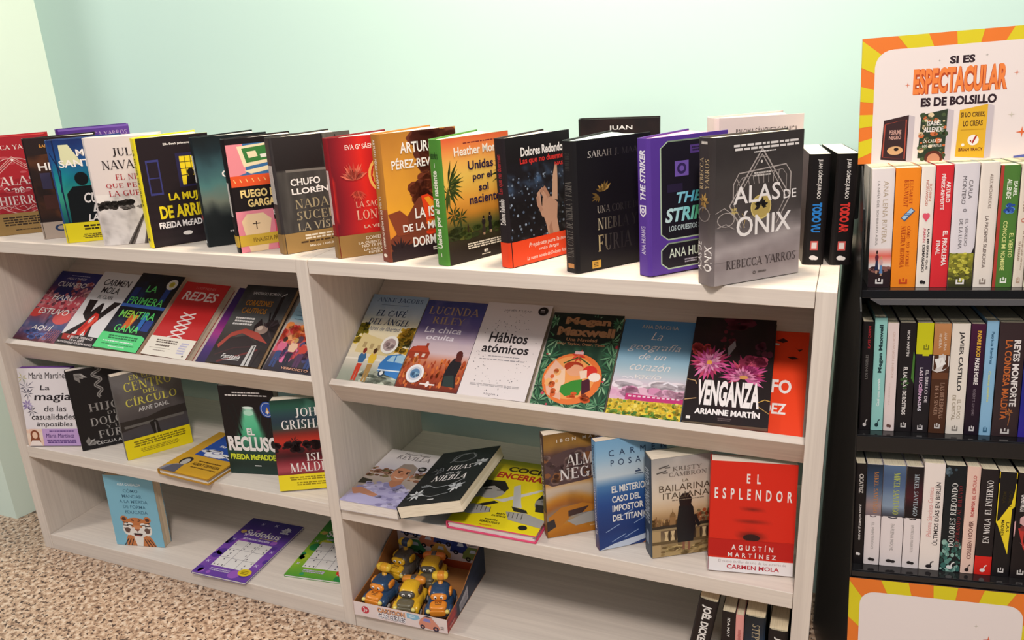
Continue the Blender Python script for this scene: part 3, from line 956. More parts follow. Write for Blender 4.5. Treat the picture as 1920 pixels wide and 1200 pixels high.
octo(a, .12, .035, .94, .745, .09, .045, MINT, .016)
octo(a, .12, .775, .94, .965, .09, .045, MINT, .016)
a.R(.5, .075, .68, .135, '5A3E86').D(.52, .085, .66, .125, 2, '2A2036', 3).R(.3, .18, .48, .29, '7A5CB4').O(.39, .235, .06, .04, .5, '3A2A5E').R(.62, .16, .66, .25, '5A3E86').R(.72, .1, .88, .26, '4A3470').R(.2, .34, .4, .40, '2E2440')
NEON = ['9ADCEB', '8AD0E8', '5AB8D8', '6AD8A8']
a.T('THE', .32, .405, .66, .485, 'A8E0EC', b=.03, sh=.22, grad=NEON).T('STRIKER', .17, .515, .90, .62, 'A8E0EC', b=.035, sh=.22, grad=['D8ECEC', 'BCE8EE', '8AD8E0', '5CC88A', '3AB060', '62C89A'])
a.T('LOS OPUESTOS SE ATRAEN', .22, .645, .88, .685, 'C8D8DC', b=.015).T('ANA HUANG', .22, .815, .84, .885, 'DDE8D8', b=.005).D(.42, .905, .6, .94, 2, 'B8B0C0', 3)
s_ = Art(PU, 6).T('THE STRIKER', .3, .08, .72, .44, 'EDE8F4', b=.035, sh=.2, d='u').T('ANA HUANG', .34, .63, .66, .84, 'DDD2EC', b=.005, d='u')
s_.P([(.26, .475), (.74, .475), (.74, .535), (.5, .565), (.26, .535)], 'F0EAF4').P([(.33, .485), (.67, .485), (.67, .53), (.5, .55), (.33, .53)], PU).O(.5, .513, .13, .02, .5, 'F0EAF4')
top(1.7023, .0211, 1.0, .2, .1515, .2283, .0300, 'purple hardcover with neon lettering in an outlined black panel', a, s_, base=PU, page='E9A8C0', lean=.03)

# grey fantasy, rightmost
a = Art()


def smoke(u, v):
    k = ramp(['3A3433', '3C3635', '443E3C', '463F3D', '4C4543', '665D5C', '948888', '887B7B', 'A89C9A'], v)
    q = .5 + .5 * fbm(u * 1.2, v * 2, 2.6, 5)
    return mix(k, 'C4B8B6' if v > .55 else '2E2828', max(0, q - .35) * (.9 if v > .5 else .8))


a.F(0, 0, 1, 1, 36, 54, smoke)
ln = 'B4A8A2'
a.L([(.52, .10), (.86, .44), (.5, .86), (.16, .46), (.52, .10)], .014, ln).L([(.52, .135), (.81, .44), (.5, .815), (.21, .46), (.52, .135)], .009, ln)
a.L([(.2, .44), (.2, .32), (.26, .25), (.8, .22), (.86, .28), (.86, .42)], .012, ln).L([(.24, .42), (.24, .33), (.3, .28), (.76, .25), (.81, .29), (.81, .4)], .005, ln)
for i in range(9):
    a.L([(.24 + .06 * i, .285 - .004 * i), (.27 + .055 * i, .33)], .006, ln)
a.O(.52, .2, .1, .05, .93, ln, 16, 180, 360).E(.515, .185, .012, .01, 'D8CFC8').E(.5, .80, .02, .014, '4A4240')
a.O(.52, .49, .12, .085, .0, 'B8A05A').O(.52, .49, .12, .085, .9, 'D9C27A').leafs(.52, .48, 8, .09, .04, ['1E1A1A', '2A2422'], 150, 400, .7, 3)
a.L([(.3, .72), (.34, .56), (.3, .52)], .006, 'B89A5A').leafs(.27, .78, 9, .08, .02, ['D0B070', 'B8924E', 'E0C890'], 0, 360, .7, 4).leafs(.21, .5, 7, .05, .02, ['C8B070'], 0, 360, .7, 6)
a.O(.12, .55, .1, .05, .9, ln, 16).L([(.0, .5), (.1, .47), (.2, .52), (.28, .58)], .008, ln).L([(.02, .6), (.12, .58), (.24, .63)], .008, ln)
a.F(0, .62, 1, .84, 30, 12, lambda u, v: mix(smoke(u, .62 + .22 * v), 'D0C4C2', max(0, .55 - abs(v - .75 + .5 * u) * 2.2) * (.7 + .3 * nz(u, v, 6, 3)) * min(1, 6 * v, 6 * (1 - v))))
a.D(.18, .055, .94, .105, 2, 'E8E0DC', 3).D(.42, .112, .68, .125, 1, 'E8E0DC', 4).D(.42, .25, .62, .285, 2, 'CFC6C0', 5)
a.T('ALAS', .2, .335, .74, .455, W_, b=.012).T('DE', .78, .395, .93, .455, W_, b=.008)
a.T('ÓNIX', .24, .505, .88, .68, W_, b=.012)
a.T('REBECCA YARROS', .13, .835, .95, .895, '4A4040', 'serif').O(.46, .945, .018, .012, .6, '5A504E', 10).D(.5, .935, .62, .955, 1, '5A504E', 3)
s_ = Art(nx=6)
s_.F(0, 0, 1, 1, 12, 40, lambda u, v: mix(smoke(u * .3, v), '3A3333', .35))
s_.T('REBECCA', .22, .13, .44, .34, 'B8A07A', 'serif', d='u').T('YARROS', .54, .14, .8, .34, 'B8A07A', 'serif', d='u').leafs(.5, .42, 8, .34, .12, ['B8924E', '8A6A3A'], 0, 360, .2, 3)
s_.O(.5, .51, .36, .05, .86, '8A807C').L([(.1, .54), (.9, .5)], .03, '8A807C', .2).T('ALAS DE', .08, .70, .38, .9, W_, b=.02, d='u').T('ÓNIX', .46, .72, .94, .9, W_, b=.02, d='u').D(.3, .02, .7, .05, 1, 'D8CFC8', 2)
top(1.8100, -.0150, .76, 0, .1650, .2335, .0420, 'large grey smoky fantasy hardcover, rightmost of the fanned books, at the front edge', a, s_, base='4A4342', page='F3E8D0', lean=.0317)

# ---- books standing behind
GB = 'books standing behind the fanned row'
a = Art(PU)
a.F(0, 0, 1, 1, 6, 10, lambda u, v: mix('4A2A7E', '6E4A9E', u * .6))
a.R(0, .0, 1, .02, '7A5AB0').T('REBECCA YARROS', .22, .055, .96, .105, 'B8A0C8', 'serif').O(.5, .5, .3, .2, .9, '9A80B8').T('ALAS DE SANGRE', .15, .42, .85, .5, 'D8C8E0', 'serif')
book(pose(.170, .196, ZT2, .94), .162, .2368, .036, 'dark purple hardcover peeping up behind the dark brown thriller', GB, a, Art('4A2A7E', 6), base='4A2A7E', page='6A4A92')
a = Art('1E1618')
a.F(0, 0, 1, 1, 12, 16, lambda u, v: mix('1C1416', '3A2622', max(0, fbm(u, v, 3, 2)) * .8))
a.T('JUAN', .36, .055, .66, .10, W_, b=.015).T('GÓMEZ-JURADO', .2, .12, .8, .16, W_, b=.015).T('TODO MUERE', .15, .5, .85, .58, 'D83A2A', b=.03)
book(pose(1.4960, .288, ZT2, .166), .154, .2352, .034, 'black hardcover standing behind the plain black book, against the wall', GB, a, Art('161214', 6), base='161214', page='F6F0DC')
a = Art('EBD8D2')
a.T('PALOMA SÁNCHEZ-GARNICA', .2, .075, .93, .125, '4A3A38', b=.004).T('VICTORIA', .2, .4, .8, .5, 'B23A40', 'serif')
book(pose(1.7760, .213, ZT2, .598, .0), .156, .2415, .044, 'pale pink hardcover standing behind the grey smoky fantasy book', GB, a, Art('EBD8D2', 6), base='E6CFC9', page='F4EAD8', op=.1)
# red jacket edge of that book is its own turned flap

GP = 'two black thrillers standing spine out on the top right corner'


def spine_out(x, y, z, yaw, w, h, t, label, group, spine, base, lean=0., side=0., hard=False, page='F6F0DC', back=None, **k):
    """a book standing with its spine to the room; x, y = left bottom corner of the spine"""
    M = pose(x, y, z, yaw, lean, side) @ Matrix.Translation((t, 0, 0)) @ Matrix.Rotation(pi / 2, 4, 'Z')
    return book(M, w, h, t, label, group, k.pop('front', None), spine, rest=z, base=base, hard=hard, page=page, **k)


for x, y, t, nm, cc, lb, yw in ((1.9320, .1545, .0345, 'TODO VU', '2E86D8', 'black thriller with blue spine title on the right end of the bookcase', .19), (1.9752, .1600, .0350, 'TODO AR', 'E03A34', 'black thriller with red spine title at the outer right end of the bookcase', .235)):
    s_ = Art('181314', 5).T('JUAN GÓMEZ-JURADO', .42, .045, .68, .395, 'EDE6E0', b=.02, d='d').T(nm, .30, .43, .74, .70, cc, b=.05, d='d')
    s_.R(.32, .78, .68, .865, 'D8605A').R(.38, .795, .62, .85, 'F0E0DC').E(.47, .935, .16, .022, W_).E(.6, .94, .13, .018, W_)
    f_ = Art('1B1516')
    spine_out(x, y, ZT2, yw, .125, .1875, t, lb, GP, s_, '171213', lean=.003, front=f_, bul=.003)

# ------------------------------------------------------------------ face-out books on the two sloped shelves
GSL, GSR = 'paperbacks face out on the left sloped shelf', 'paperbacks face out on the right sloped shelf'


def sloped(x, s, roll, w, h, t, label, group, front, lift=0., spine=None, **k):
    n = t + lift - .0235
    s = max(s, .0152 + max(0, -sin(roll)) * w)
    y, z = sl(s, n)
    k.setdefault('hard', False)
    return book(pose(x, y, z, 0, LE, roll), w, h, t, label, group, front, spine, **k)


# blossom night city
a = Art()
a.F(0, 0, 1, 1, 22, 34, lambda u, v: mix(ramp(['24286A', '2A2C74', '4A2E5E', 'A84A5E', 'C8505A', 'B84450', '7A4660', '4A5A8A', '54406A', '5A2430'], v), 'E8A0A4', max(0, fbm(u, v, 7, 3)) * (.8 if v > .25 else .15)))
a.E(.44, .30, .28, .13, '22245E')
a.blobs(.5, .14, 1, .6, 60, .035, .02, ['D88A90', 'C86A72', 'E4A8A8', '7A3440'], 3).blobs(0, .3, .4, .62, 50, .035, .02, ['C8848A', 'E09AA0', '6A3A48'], 4)
a.E(.78, .66, .2, .09, 'D85A58').E(.1, .62, .16, .06, 'D0403C')
a.person(.5, .78, .18, '2A1C20', '5A6A8E', '3A3A58')
a.blobs(.2, .84, .8, .96, 30, .06, .018, ['5A6AA8', '44508A', '7A80B0'], 5)
for i in range(6):
    a.L([(.72 + i * .05, .82), (.66 + i * .05, .97)], .02, 'A0606A')
a.D(.28, .05, .76, .065, 1, 'B8B4D0', 2).T('HOLLY THROS', .26, .085, .72, .115, 'D8D0E0', b=.01, sh=.2)
a.T('CUANDO', .14, .155, .82, .225, W_, b=.008, sh=.1).T('HARU', .24, .345, .78, .42, W_, b=.008, sh=.1).T('ESTUVO', .15, .545, .86, .625, W_, b=.008, sh=.1).T('AQUÍ', .26, .77, .74, .86, W_, b=.008, sh=.1)
sloped(.0368, .0194, -.0168, .1490, .2235, .0179, 'blue and pink paperback with cherry blossom, leftmost on the left sloped shelf', GSL, a, base='2A2C5E')

# torn X of black and red
a = Art('E4E0E0')
a.P([(.12, .40), (.34, .40), (.36, .56), (.5, .43), (.56, .43), (.62, .56), (.78, .40), (.98, .40), (.72, .62), (.62, .72), (.72, .9), (0, .9), (.2, .78), (.38, .68), (.2, .6)], '221A1C')
a.P([(.50, .56), (.62, .58), (.68, .66), (.6, .76), (.62, .9), (.2, .9), (.36, .78), (.42, .68)], 'CE2A22')
a.P([(.6, .6), (.66, .64), (.5, .86), (.44, .86)], 'E84A34').P([(.46, .66), (.54, .6), (.54, .68), (.48, .72)], 'F4ECE8').P([(.26, .86), (.34, .80), (.38, .86)], 'EDE8E6').P([(.48, .88), (.54, .80), (.6, .88)], 'EDE8E6').L([(.56, .62), (.34, .88)], .012, '8A1A1A').L([(.64, .66), (.54, .88)], .012, '8A1A1A')
a.R(0, .87, 1, 1, '1E1618').P([(.05, .87), (.4, .87), (.3, .94), (.1, .94)], 'A8281E')
a.T('CARMEN', .18, .10, .88, .19, '3A3438', b=.004, sh=.05).T('MOLA', .26, .21, .72, .295, '3A3438', b=.004, sh=.05).T('EL CLAN', .28, .33, .66, .375, '4A4448', b=0)
a.T('EL BRUTAL DESENLACE', .22, .885, .88, .915, 'E8DCD8', b=.02).T('DE LA SERIE', .32, .925, .7, .95, 'E8DCD8', b=.02).T('PROTAGONIZADA POR ELENA BLANCO', .04, .96, .96, .985, 'E8DCD8', b=.02)
sloped(.1880, .0205, -.024, .1300, .2300, .0195, 'white paperback with a torn black and red letter X', GSL, a, base='D8D2D2')

# neon green night
a = Art()
a.F(0, 0, 1, 1, 20, 32, lambda u, v: mix('12141C', '2A4CA0', max(0, (.45 - abs(u - .3)) * (1 if .1 < v < .75 else .3) * (fbm(u, v, 5, 8) + .5))))
a.R(0, .42, 1, .46, '3A62B0').R(.76, .16, .88, .36, '24428E').R(.06, .2, .2, .4, '1E3478')
a.P([(.36, .56), (.56, .55), (.5, .72), (.34, .74)], 'D8642A').P([(.44, .56), (.54, .56), (.48, .68)], 'F0B04A').R(.66, .52, .76, .74, '2A6AB8').R(.78, .6, .95, .74, '24408A')
NG = '62DC6E'
a.T('LA', .34, .16, .58, .25, NG, b=.006).T('PRIMERA', .10, .325, .90, .42, NG, b=.006).T('MENTIRA', .12, .505, .92, .60, NG, b=.008, grad=['7AE06A', 'B8D84A', '5ADC7A', '62DC6E']).T('GANA', .2, .69, .76, .78, NG, b=.006)
bd = Art().P([(0, .80), (.9, .80), (.97, .815), (1, .83), (1, 1), (0, 1)], '5CDC84').D(.18, .825, .86, .88, 2, '2A7A48', 3).D(.12, .895, .84, .915, 1, 'EAF6EC', 4).D(.1, .93, .88, .95, 1, '3A9A5A', 5).D(.3, .96, .7, .975, 1, 'EAF6EC', 6)
st = Art().E(.84, .125, .115, .07, 'ECE8DC', 26).E(.84, .125, .06, .038, 'D8C84A').D(.79, .105, .89, .145, 4, 'A89A2A', 3)
sloped(.3190, .0213, -.0282, .1430, .2324, .0220, 'dark blue paperback with neon green title, green band and round white sticker', GSL, a, base='14161E', band=(bd,), sticker=st, page='E9D3B4')

# red laced
a = Art('C8282A')
a.T('LOOP NUNES', .3, .055, .74, .09, 'D8807A', b=.0).T('REDES', .12, .125, .88, .25, 'F0DCD6', b=.02, sh=.12)
LX = [(.50, .44), (.42, .52), (.5, .56), (.36, .62), (.48, .66), (.34, .72)]
for i in range(5):
    y = .42 + i * .068
    a.L([(.36, y), (.66, y + .055)], .026, 'F0D8D2').L([(.64, y - .005), (.34, y + .06)], .026, 'F6E8E4')
bd = Art().R(0, .755, 1, 1, 'EFE6D6').D(.16, .79, .64, .84, 2, '5A4A40', 3).D(.2, .85, .52, .885, 1, '6A5A50', 4).R(.1, .9, .56, .904, '8A7A70').D(.2, .925, .48, .94, 1, '8A7A70', 5).D(.72, .8, .9, .95, 5, 'C4C0DC', 6).E(.9, .965, .02, .01, '3A2A2A')
sloped(.4735, .0194, -.0270, .1390, .2190, .0199, 'red paperback with crossed white laces and a cream lower band', GSL, a, base='B42226', band=(bd,), page='E2CDB4')

# thin purple one under the dragon cover
a = Art('3A2468')
a.F(0, 0, 1, 1, 6, 24, lambda u, v: ramp(['2E1E5A', '3A2468', '6A2A7A', 'B03A8A', '4A2A74', '2A1C50'], v))
sloped(.6285, .0207, -.03, .150, .2200, .0078, 'purple paperback mostly hidden beneath the black armoured dragon paperback', GSL, a, base='3A2468')

# armoured dragon
a = Art()
a.F(0, 0, 1, 1, 24, 36, lambda u, v: mix(ramp(['24262A', '3A3C40', '4E5052', '5A5A58', '3A3432', '241C1C', '2A2022'], v), '8A8680', max(0, fbm(u, v, 4, 5)) * .4))
a.P([(.78, .12), (.84, .12), (.86, .5), (.8, .52)], '1E1A1C').L([(.72, .34), (.78, .44), (.9, .5)], .03, '1E1A1C')
a.P([(.55, .52), (.62, .42), (.7, .5), (.78, .46), (.92, .42), (1, .48), (1, .76), (.8, .74), (.6, .62)], '2A2224')
a.E(.72, .56, .12, .055, '9A8478').E(.68, .54, .05, .03, 'CDB8A8').leafs(.82, .54, 9, .24, .04, ['2A2224', '3A3034', '1E181A'], -140, 60, .65, 4)
a.P([(.05, .78), (.2, .62), (.42, .56), (.7, .6), (.96, .72), (.7, .68), (.4, .62), (.22, .68), (.1, .82)], 'A8463A')
a.P([(0, .95), (.2, .7), (.5, .64), (.9, .78), (.86, 1), (0, 1)], '2E2426').L([(.2, .98), (.5, .9), (.84, .8)], .035, '6A2A2A').L([(.1, .9), (.4, .8), (.8, .76)], .02, '4A2A2C')
a.P([(.70, .76), (.78, .75), (.82, 1), (.68, 1)], 'C8C4C0').R(.74, .76, .76, 1, '2A2628')
a.T('SANTIAGO ROMÁN', .20, .08, .74, .125, 'C8C8C8', b=.02).L([(.78, .13), (.86, .09)], .02, 'C8C8C8')
a.T('CORAZONES', .16, .2, .68, .27, 'C8862A', b=.02).T('CAUTIVOS', .16, .30, .64, .37, 'C8862A', b=.02)
a.D(.12, .42, .5, .53, 3, 'E8E4E0', 3).T('Fantasía', .24, .88, .6, .93, 'E8E4E0', b=.01, sh=.3).R(.28, .94, .6, .948, 'E8E4E0')
sp = Art('1C1618', 5).R(.3, .12, .6, .2, 'C8B040').D(.2, .62, .8, .72, 2, 'F0ECE8', 3)
sloped(.6687, .0185, .0106, .1467, .2249, .0115, 'black paperback with a horned armoured warrior and orange title', GSL, a, lift=.0082, base='1C1618', page='D8B48A', spine=sp)

# crowd under a blue sky
a = Art()
a.F(0, 0, 1, 1, 18, 30, lambda u, v: mix(ramp(['8AA8C8', 'A8C0D4', '9AC4D8', 'A0CCDA', 'D88A6A', 'C85A4A', '8A4A58', '3A3440', '2A2430'], v), 'E8E8EC', max(0, fbm(u, v, 5, 4)) * (.6 if v < .5 else .1)))
a.blobs(0, .46, 1, .66, 60, .06, .035, ['E8623A', 'F0904A', 'D84A3A', 'E8A06A', 'C83A3A'], 3).blobs(0, .6, 1, .85, 40, .07, .05, ['C84A4A', 'D85A6A', 'E070A0', '4A4A78', '5A3A4A'], 5)
for i in range(5):
    a.person(.12 + i * .2, .96, .36, ['3A2420', 'C89A5A', '2A1C18'][i % 3], ['D86A8A', 'E8C0A0', 'C8463A', '7A8AB8'][i % 4], ['3A4A7A', '2A2A3A', '5A3A5A'][i % 3], wd=1.2)
for i in range(5):
    a.L([(.08, .2 + i * .045), (.3, .185 + i * .05), (.5, .2 + i * .045)], .008, '4A5A78')
a.R(.4, .93, .8, .97, '2A1A1E').T('VEREDICTO', .3, .94, .78, .965, 'F0B090', b=.01)
sloped(.8267, .0184, -.0345, .150, .2252, .0164, 'colourful paperback with a painted crowd, tucked against the middle divider', GSL, a, base='3A2A30', page='D8A878')

# ---- right sloped shelf
a = Art()
a.F(0, 0, 1, 1, 16, 30, lambda u, v: mix(ramp(['98B4D0', 'A4BCD4', 'BCCAD4', 'E8E2C8', 'EEE2C0', 'E4D4AC', 'E8DCC0', 'D8D0C0', 'A8AC9C', '9AA08E'], v), 'FFFFFF', max(0, fbm(u, v, 5, 2)) * .12))
a.blobs(.0, .36, .14, .56, 30, .05, .03, ['8A8420', 'B8A030', '4A4A1E', 'D8B83A'], 3).blobs(.76, .38, 1, .64, 60, .05, .03, ['C89A2A', 'E0B43A', '6A6020', '3E3E1C', 'B8862A'], 4)
a.P([(.12, .46), (.5, .52), (.78, .6), (.78, .7), (.1, .68)], 'E0CC94')
for i in range(4):
    a.R(.2 + i * .13, .56 + i * .012, .26 + i * .13, .62 + i * .012, 'B8A070')
a.R(.0, .74, 1, .76, 'F0E8D8')
a.blobs(.4, .85, 1, 1, 40, .08, .02, ['8A9080', 'A8AC98', 'C8CCB8', '707868'], 6)
a.person(.28, .985, .36, '8A2A20', '3A6A98', 'D0402A', skirt=False).person(.46, .99, .37, '4A2A18', 'E8C040', 'B08A50')
a.P([(.62, .78), (.7, .69), (.9, .66), (1, .68), (1, .93), (.82, .9), (.62, .86)], '3A7CC0').P([(.72, .75), (.78, .69), (.95, .67), (1, .68), (1, .76)], 'A8CCE0').R(.84, .68, .86, .77, '3A7CC0')
a.O(.71, .88, .055, .042, .55, '2A3A4A').E(.71, .88, .03, .022, 'E8E8E4').R(.62, .84, 1, .855, 'D8E4EC')
a.T('ANNE JACOBS', .11, .035, .93, .09, '5A6E8E', 'serif').R(.22, .12, .72, .125, '8A9AB0').T('EL CAFÉ', .2, .165, .74, .255, '3A4A6A', 'serif', sh=.15).T('DEL ÁNGEL', .12, .27, .84, .355, '3A4A6A', 'serif', sh=.15).T('Aires de libertad', .17, .375, .73, .425, '7A7E8A', b=.0, sh=.25)
st = Art().E(.66, .575, .145, .1, 'F4F0E8', 26).E(.66, .575, .105, .07, 'B09A98', 22).blobs(.6, .56, .72, .62, 12, .03, .015, ['8A7474', 'C8B4B0'], 3)
sloped(1.0205, .0170, .0110, .1400, .2304, .0153, 'pale blue paperback with two strolling women and a blue car', GSR, a, sticker=st, base='A8B4BC', page='E4D6C4')

a = Art()
a.F(0, 0, 1, 1, 18, 30, lambda u, v: mix(ramp(['3E4480', '464A88', '585494', '6A5E98', '98869C', 'D0BCC4', 'D8C0C4', 'C87A5A', 'B0502E', '9A3E22', '6E2A1C'], v), 'B4A0BC', max(0, fbm(u, v, 4, 6)) * (.5 if v < .5 else .12)))
a.P([(.0, .60), (.04, .55), (.26, .53), (.36, .61), (.34, .68), (0, .68)], 'A84028').P([(0, .6), (.1, .54), (.28, .53), (.34, .6)], 'C24A2E').R(.12, .62, .18, .66, 'E8D0C0').R(.24, .62, .29, .66, 'E8D0C0').R(.25, .5, .29, .55, '9A3A24')
a.blobs(0, .68, 1, .96, 120, .02, .03, ['C8602E', 'B04A26', 'D87A3A', '9A3A20'], 4)
a.P([(.72, .94), (.70, .82), (.73, .70), (.78, .64), (.88, .64), (.92, .70), (.9, .84), (.94, .95)], '1E1C22').P([(.74, .94), (.72, .84), (.86, .82), (.93, .95)], '2E3A38').E(.84, .595, .05, .038, '5A2420').P([(.8, .6), (.9, .6), (.9, .68), (.8, .67)], '5A2420')
a.T('LUCINDA', .08, .075, .92, .165, 'B89A7A', 'serif').T('RILEY', .2, .195, .74, .275, 'B89A7A', 'serif')
a.T('La chica', .13, .31, .74, .38, 'F0E8F0', b=.01, sh=.12).T('oculta', .2, .40, .66, .46, 'F0E8F0', b=.01, sh=.12)
a.R(.38, .935, .62, .95, 'F0E0D8').E(.5, .94, .03, .03, 'F0E0D8')
st = Art().E(.25, .845, .14, .1, 'ECE8E8', 26).E(.25, .845, .105, .074, 'C8C8D0', 24).E(.25, .845, .075, .052, '5A82A8', 22).blobs(.2, .84, .3, .88, 8, .02, .012, ['3A5A7A', '8AB0C8'], 3)
sloped(1.1625, .0186, .0110, .1410, .2251, .0147, 'violet sky paperback with a red barn and a dark-cloaked woman', GSR, a, sticker=st, base='3E4480', page='D8C8C0')

a = Art('E9DEDC')
rnd = random.Random(5)
dv, df = [], []
for i in range(150):
    q, r = rnd.random() * 6.28, .2 + .26 * rnd.random() ** .7
    a_, b_ = .5 + r * cos(q) * .95, .52 + r * sin(q)
    if .32 < b_ < .56 and .12 < a_ < .88:
        continue
    e_ = .004 + .006 * rnd.random()
    df.append((len(dv), len(dv) + 1, len(dv) + 2, len(dv) + 3))
    dv += [(a_ - e_, b_), (a_, b_ - e_ * .65), (a_ + e_, b_), (a_, b_ + e_ * .65)]
a.ops.append((dv, df, lin('6E686C')))
a.T('JAMES CLEAR', .28, .07, .72, .095, '8A8488', b=.0)
a.T('Hábitos', .2, .325, .78, .435, '2A2428', b=.02).T('atómicos', .14, .455, .84, .545, '2A2428', b=.02)
a.D(.26, .575, .74, .59, 1, '9A9498', 3).D(.14, .61, .84, .625, 1, '9A9498', 4).D(.1, .865, .86, .89, 2, 'B8B0B0', 5).T('DIANA', .42, .955, .56, .97, '8A8488', b=.0)
st = Art().E(.88, .07, .075, .045, '1E1A1E', 24).D(.84, .055, .92, .085, 2, 'C8C4C8', 3)
sloped(1.3055, .0176, .0122, .1450, .2317, .0162, 'white paperback with a ring of tiny dots and a plain black title', GSR, a, sticker=st, base='DCD2D0', page='C8B49C')

# christmas bauble
a = Art()
a.F(0, 0, 1, 1, 20, 30, lambda u, v: mix('1E3A2C' if v > .3 else '1A2420', '4A7A58', max(0, fbm(u, v, 8, 3)) * (1 if v > .3 else .3)))
for i, (cx, cy) in enumerate([(.1, .5), (.95, .45), (.05, .8), (.9, .75), (.3, .98), (.75, .98), (.15, .3), (.9, .3), (.5, 1.0), (.02, .64), (.98, .6), (.9, .95), (.1, .95), (.62, .08), (.95, .1), (.06, .1)]):
    a.leafs(cx, cy, 12, .2 if cy > .25 else .12, .028, ['4A7E58', '6A9A72', '2E5E40', '88B088', '3A6E4E'], 0, 360, .67, i)
a.blobs(0, .3, 1, 1, 14, .025, .016, ['C8485A', 'E8E0C8', 'A8343E'], 8).P([(.1, .05), (.4, .01), (.86, .06), (.9, .28), (.5, .36), (.08, .3)], '18221E')
a.E(.48, .70, .40, .262, 'E8793A', 34).E(.45, .69, .34, .22, 'F0A05A', 30)
a.P([(.1, .7), (.2, .52), (.34, .6), (.36, .8), (.4, .92), (.2, .88)], 'E8B49A').P([(.24, .66), (.36, .6), (.4, .74), (.34, .86), (.22, .8)], 'F0C8A8')
a.E(.47, .575, .13, .05, 'A8341E').E(.5, .615, .12, .06, 'E8A47E').P([(.36, .55), (.5, .53), (.42, .6), (.37, .62)], 'B03A1E')
a.P([(.36, .78), (.5, .72), (.62, .70), (.66, .76), (.62, .86), (.44, .88), (.36, .84)], '3C8A34').P([(.62, .72), (.72, .68), (.76, .8), (.66, .86)], '4A1E2E')
a.E(.70, .615, .1, .058, 'D8342A').E(.78, .67, .08, .045, 'F4E2D4').P([(.56, .62), (.66, .6), (.68, .68), (.6, .7)], 'F0D0B8')
a.blobs(.5, .84, .74, .92, 10, .05, .02, ['D85A2A', 'E87A3A', '8A3A1E'], 4).blobs(.16, .55, .3, .9, 10, .04, .03, ['D8622E', 'F0B070'], 6)
a.leafs(.5, .46, 8, .1, .04, ['C8342A', 'E0483A'], 0, 360, .67, 5).R(.44, .415, .56, .445, 'D8B0B0').L([(.5, .48), (.32, .55)], .02, '4A5A2A').L([(.52, .48), (.68, .55)], .02, '4A5A2A')
BR = 'B4825A'
a.T('Megan', .2, .045, .84, .15, BR, b=.05).T('Maxwell', .12, .155, .92, .255, BR, b=.05).T('Una Navidad', .27, .275, .7, .31, BR, b=.02).T('muy Taylor, Dear, Time', .16, .325, .82, .36, BR, b=.02)
sloped(1.4600, .0153, .0276, .1475, .2227, .0138, 'green pine paperback with an orange bauble holding a hugging couple', GSR, a, base='1C2A22', page='C8B49C')

# sunflower field
a = Art()
a.F(0, 0, 1, 1, 12, 34, lambda u, v: ramp(['4C84B4', '5088B6', '5E94BC', '74A6C6', '8CB6CE', 'A4C4D4', 'C4D0D8', 'DCC8D4', 'E8B0C8', 'E0C0D0'], v * 1.15))
a.blobs(.0, .66, 1, .72, 16, .14, .03, ['E8DCE4', 'F0E4EA'], 3, 10).blobs(.0, .72, 1, .80, 22, .1, .035, ['E0A8C4', 'D890B4', 'E8B8CC'], 4, 9)
a.P([(.22, .77), (1, .79), (1, .84), (.22, .83)], 'C83A78')
for i in range(11):
    a.R(.26 + i * .065, .785, .3 + i * .065, .80, 'F0D0DC')
a.R(0, .835, 1, 1, 'D8B83A').blobs(0, .84, 1, .98, 170, .022, .014, ['F0D24A', 'E8C030', 'F4DC6A', 'B89A2A', '7A9A3A'], 5).blobs(0, .95, 1, 1, 60, .03, .016, ['6A9A3A', '4A7A30', 'F0D24A', '8AA84A'], 6).E(.86, .95, .05, .03, 'F0CA30').E(.86, .95, .02, .012, 'A8641E')
a.L([(.12, .62), (.16, .605), (.2, .62), (.24, .605), (.28, .62)], .018, 'E8E4EC').L([(.7, .66), (.76, .635), (.82, .65), (.9, .67)], .025, 'F0E8F0')
a.T('ANA DRAGHIA', .26, .055, .78, .095, 'C8C0B4', b=.004)
for t_, x0, x1, y0, y1 in (('La', .42, .58, .13, .215), ('geografía', .12, .86, .25, .345), ('de un', .3, .68, .355, .42), ('corazón', .2, .76, .455, .535), ('vacío', .3, .66, .565, .62)):
    a.T(t_, x0, y0, x1, y1, W_, b=-.006, sh=.4)
sloped(1.6106, .0155, .0277, .1380, .2213, .0117, 'sky blue paperback with a sunflower field and white handwritten title', GSR, a, base='4C84B4', page='D8C8B4')

# orange-red one beneath the flowers
a = Art('EE4218')
for p in (((.62, .10), (.7, .07), (.76, .1), (.7, .12)), ((.84, .15), (.88, .18), (.94, .17), (.9, .2)), ((.76, .26), (.84, .25), (.9, .27), (.82, .28))):
    a.P(p, '3A1210')
a.L([(.3, .12), (.5, .125), (.66, .14)], .03, 'D8CCC8').L([(.3, .14), (.6, .16)], .012, '5A1A14')
a.T('GARCÍA', .26, .385, .62, .455, '6A1A12', b=.02).T('TRIUNFO', .06, .485, .84, .615, W_, b=.03).T('FERNÁNDEZ', .0, .685, .8, .81, W_, b=.03).D(.4, .845, .54, .875, 2, 'F0D0C4', 3)
sloped(1.8072, .0150, .0270, .1497, .2195, .0110, 'bright orange-red paperback half hidden at the right end of the sloped shelf', GSR, a, base='E23C16', page='D8C0A8')

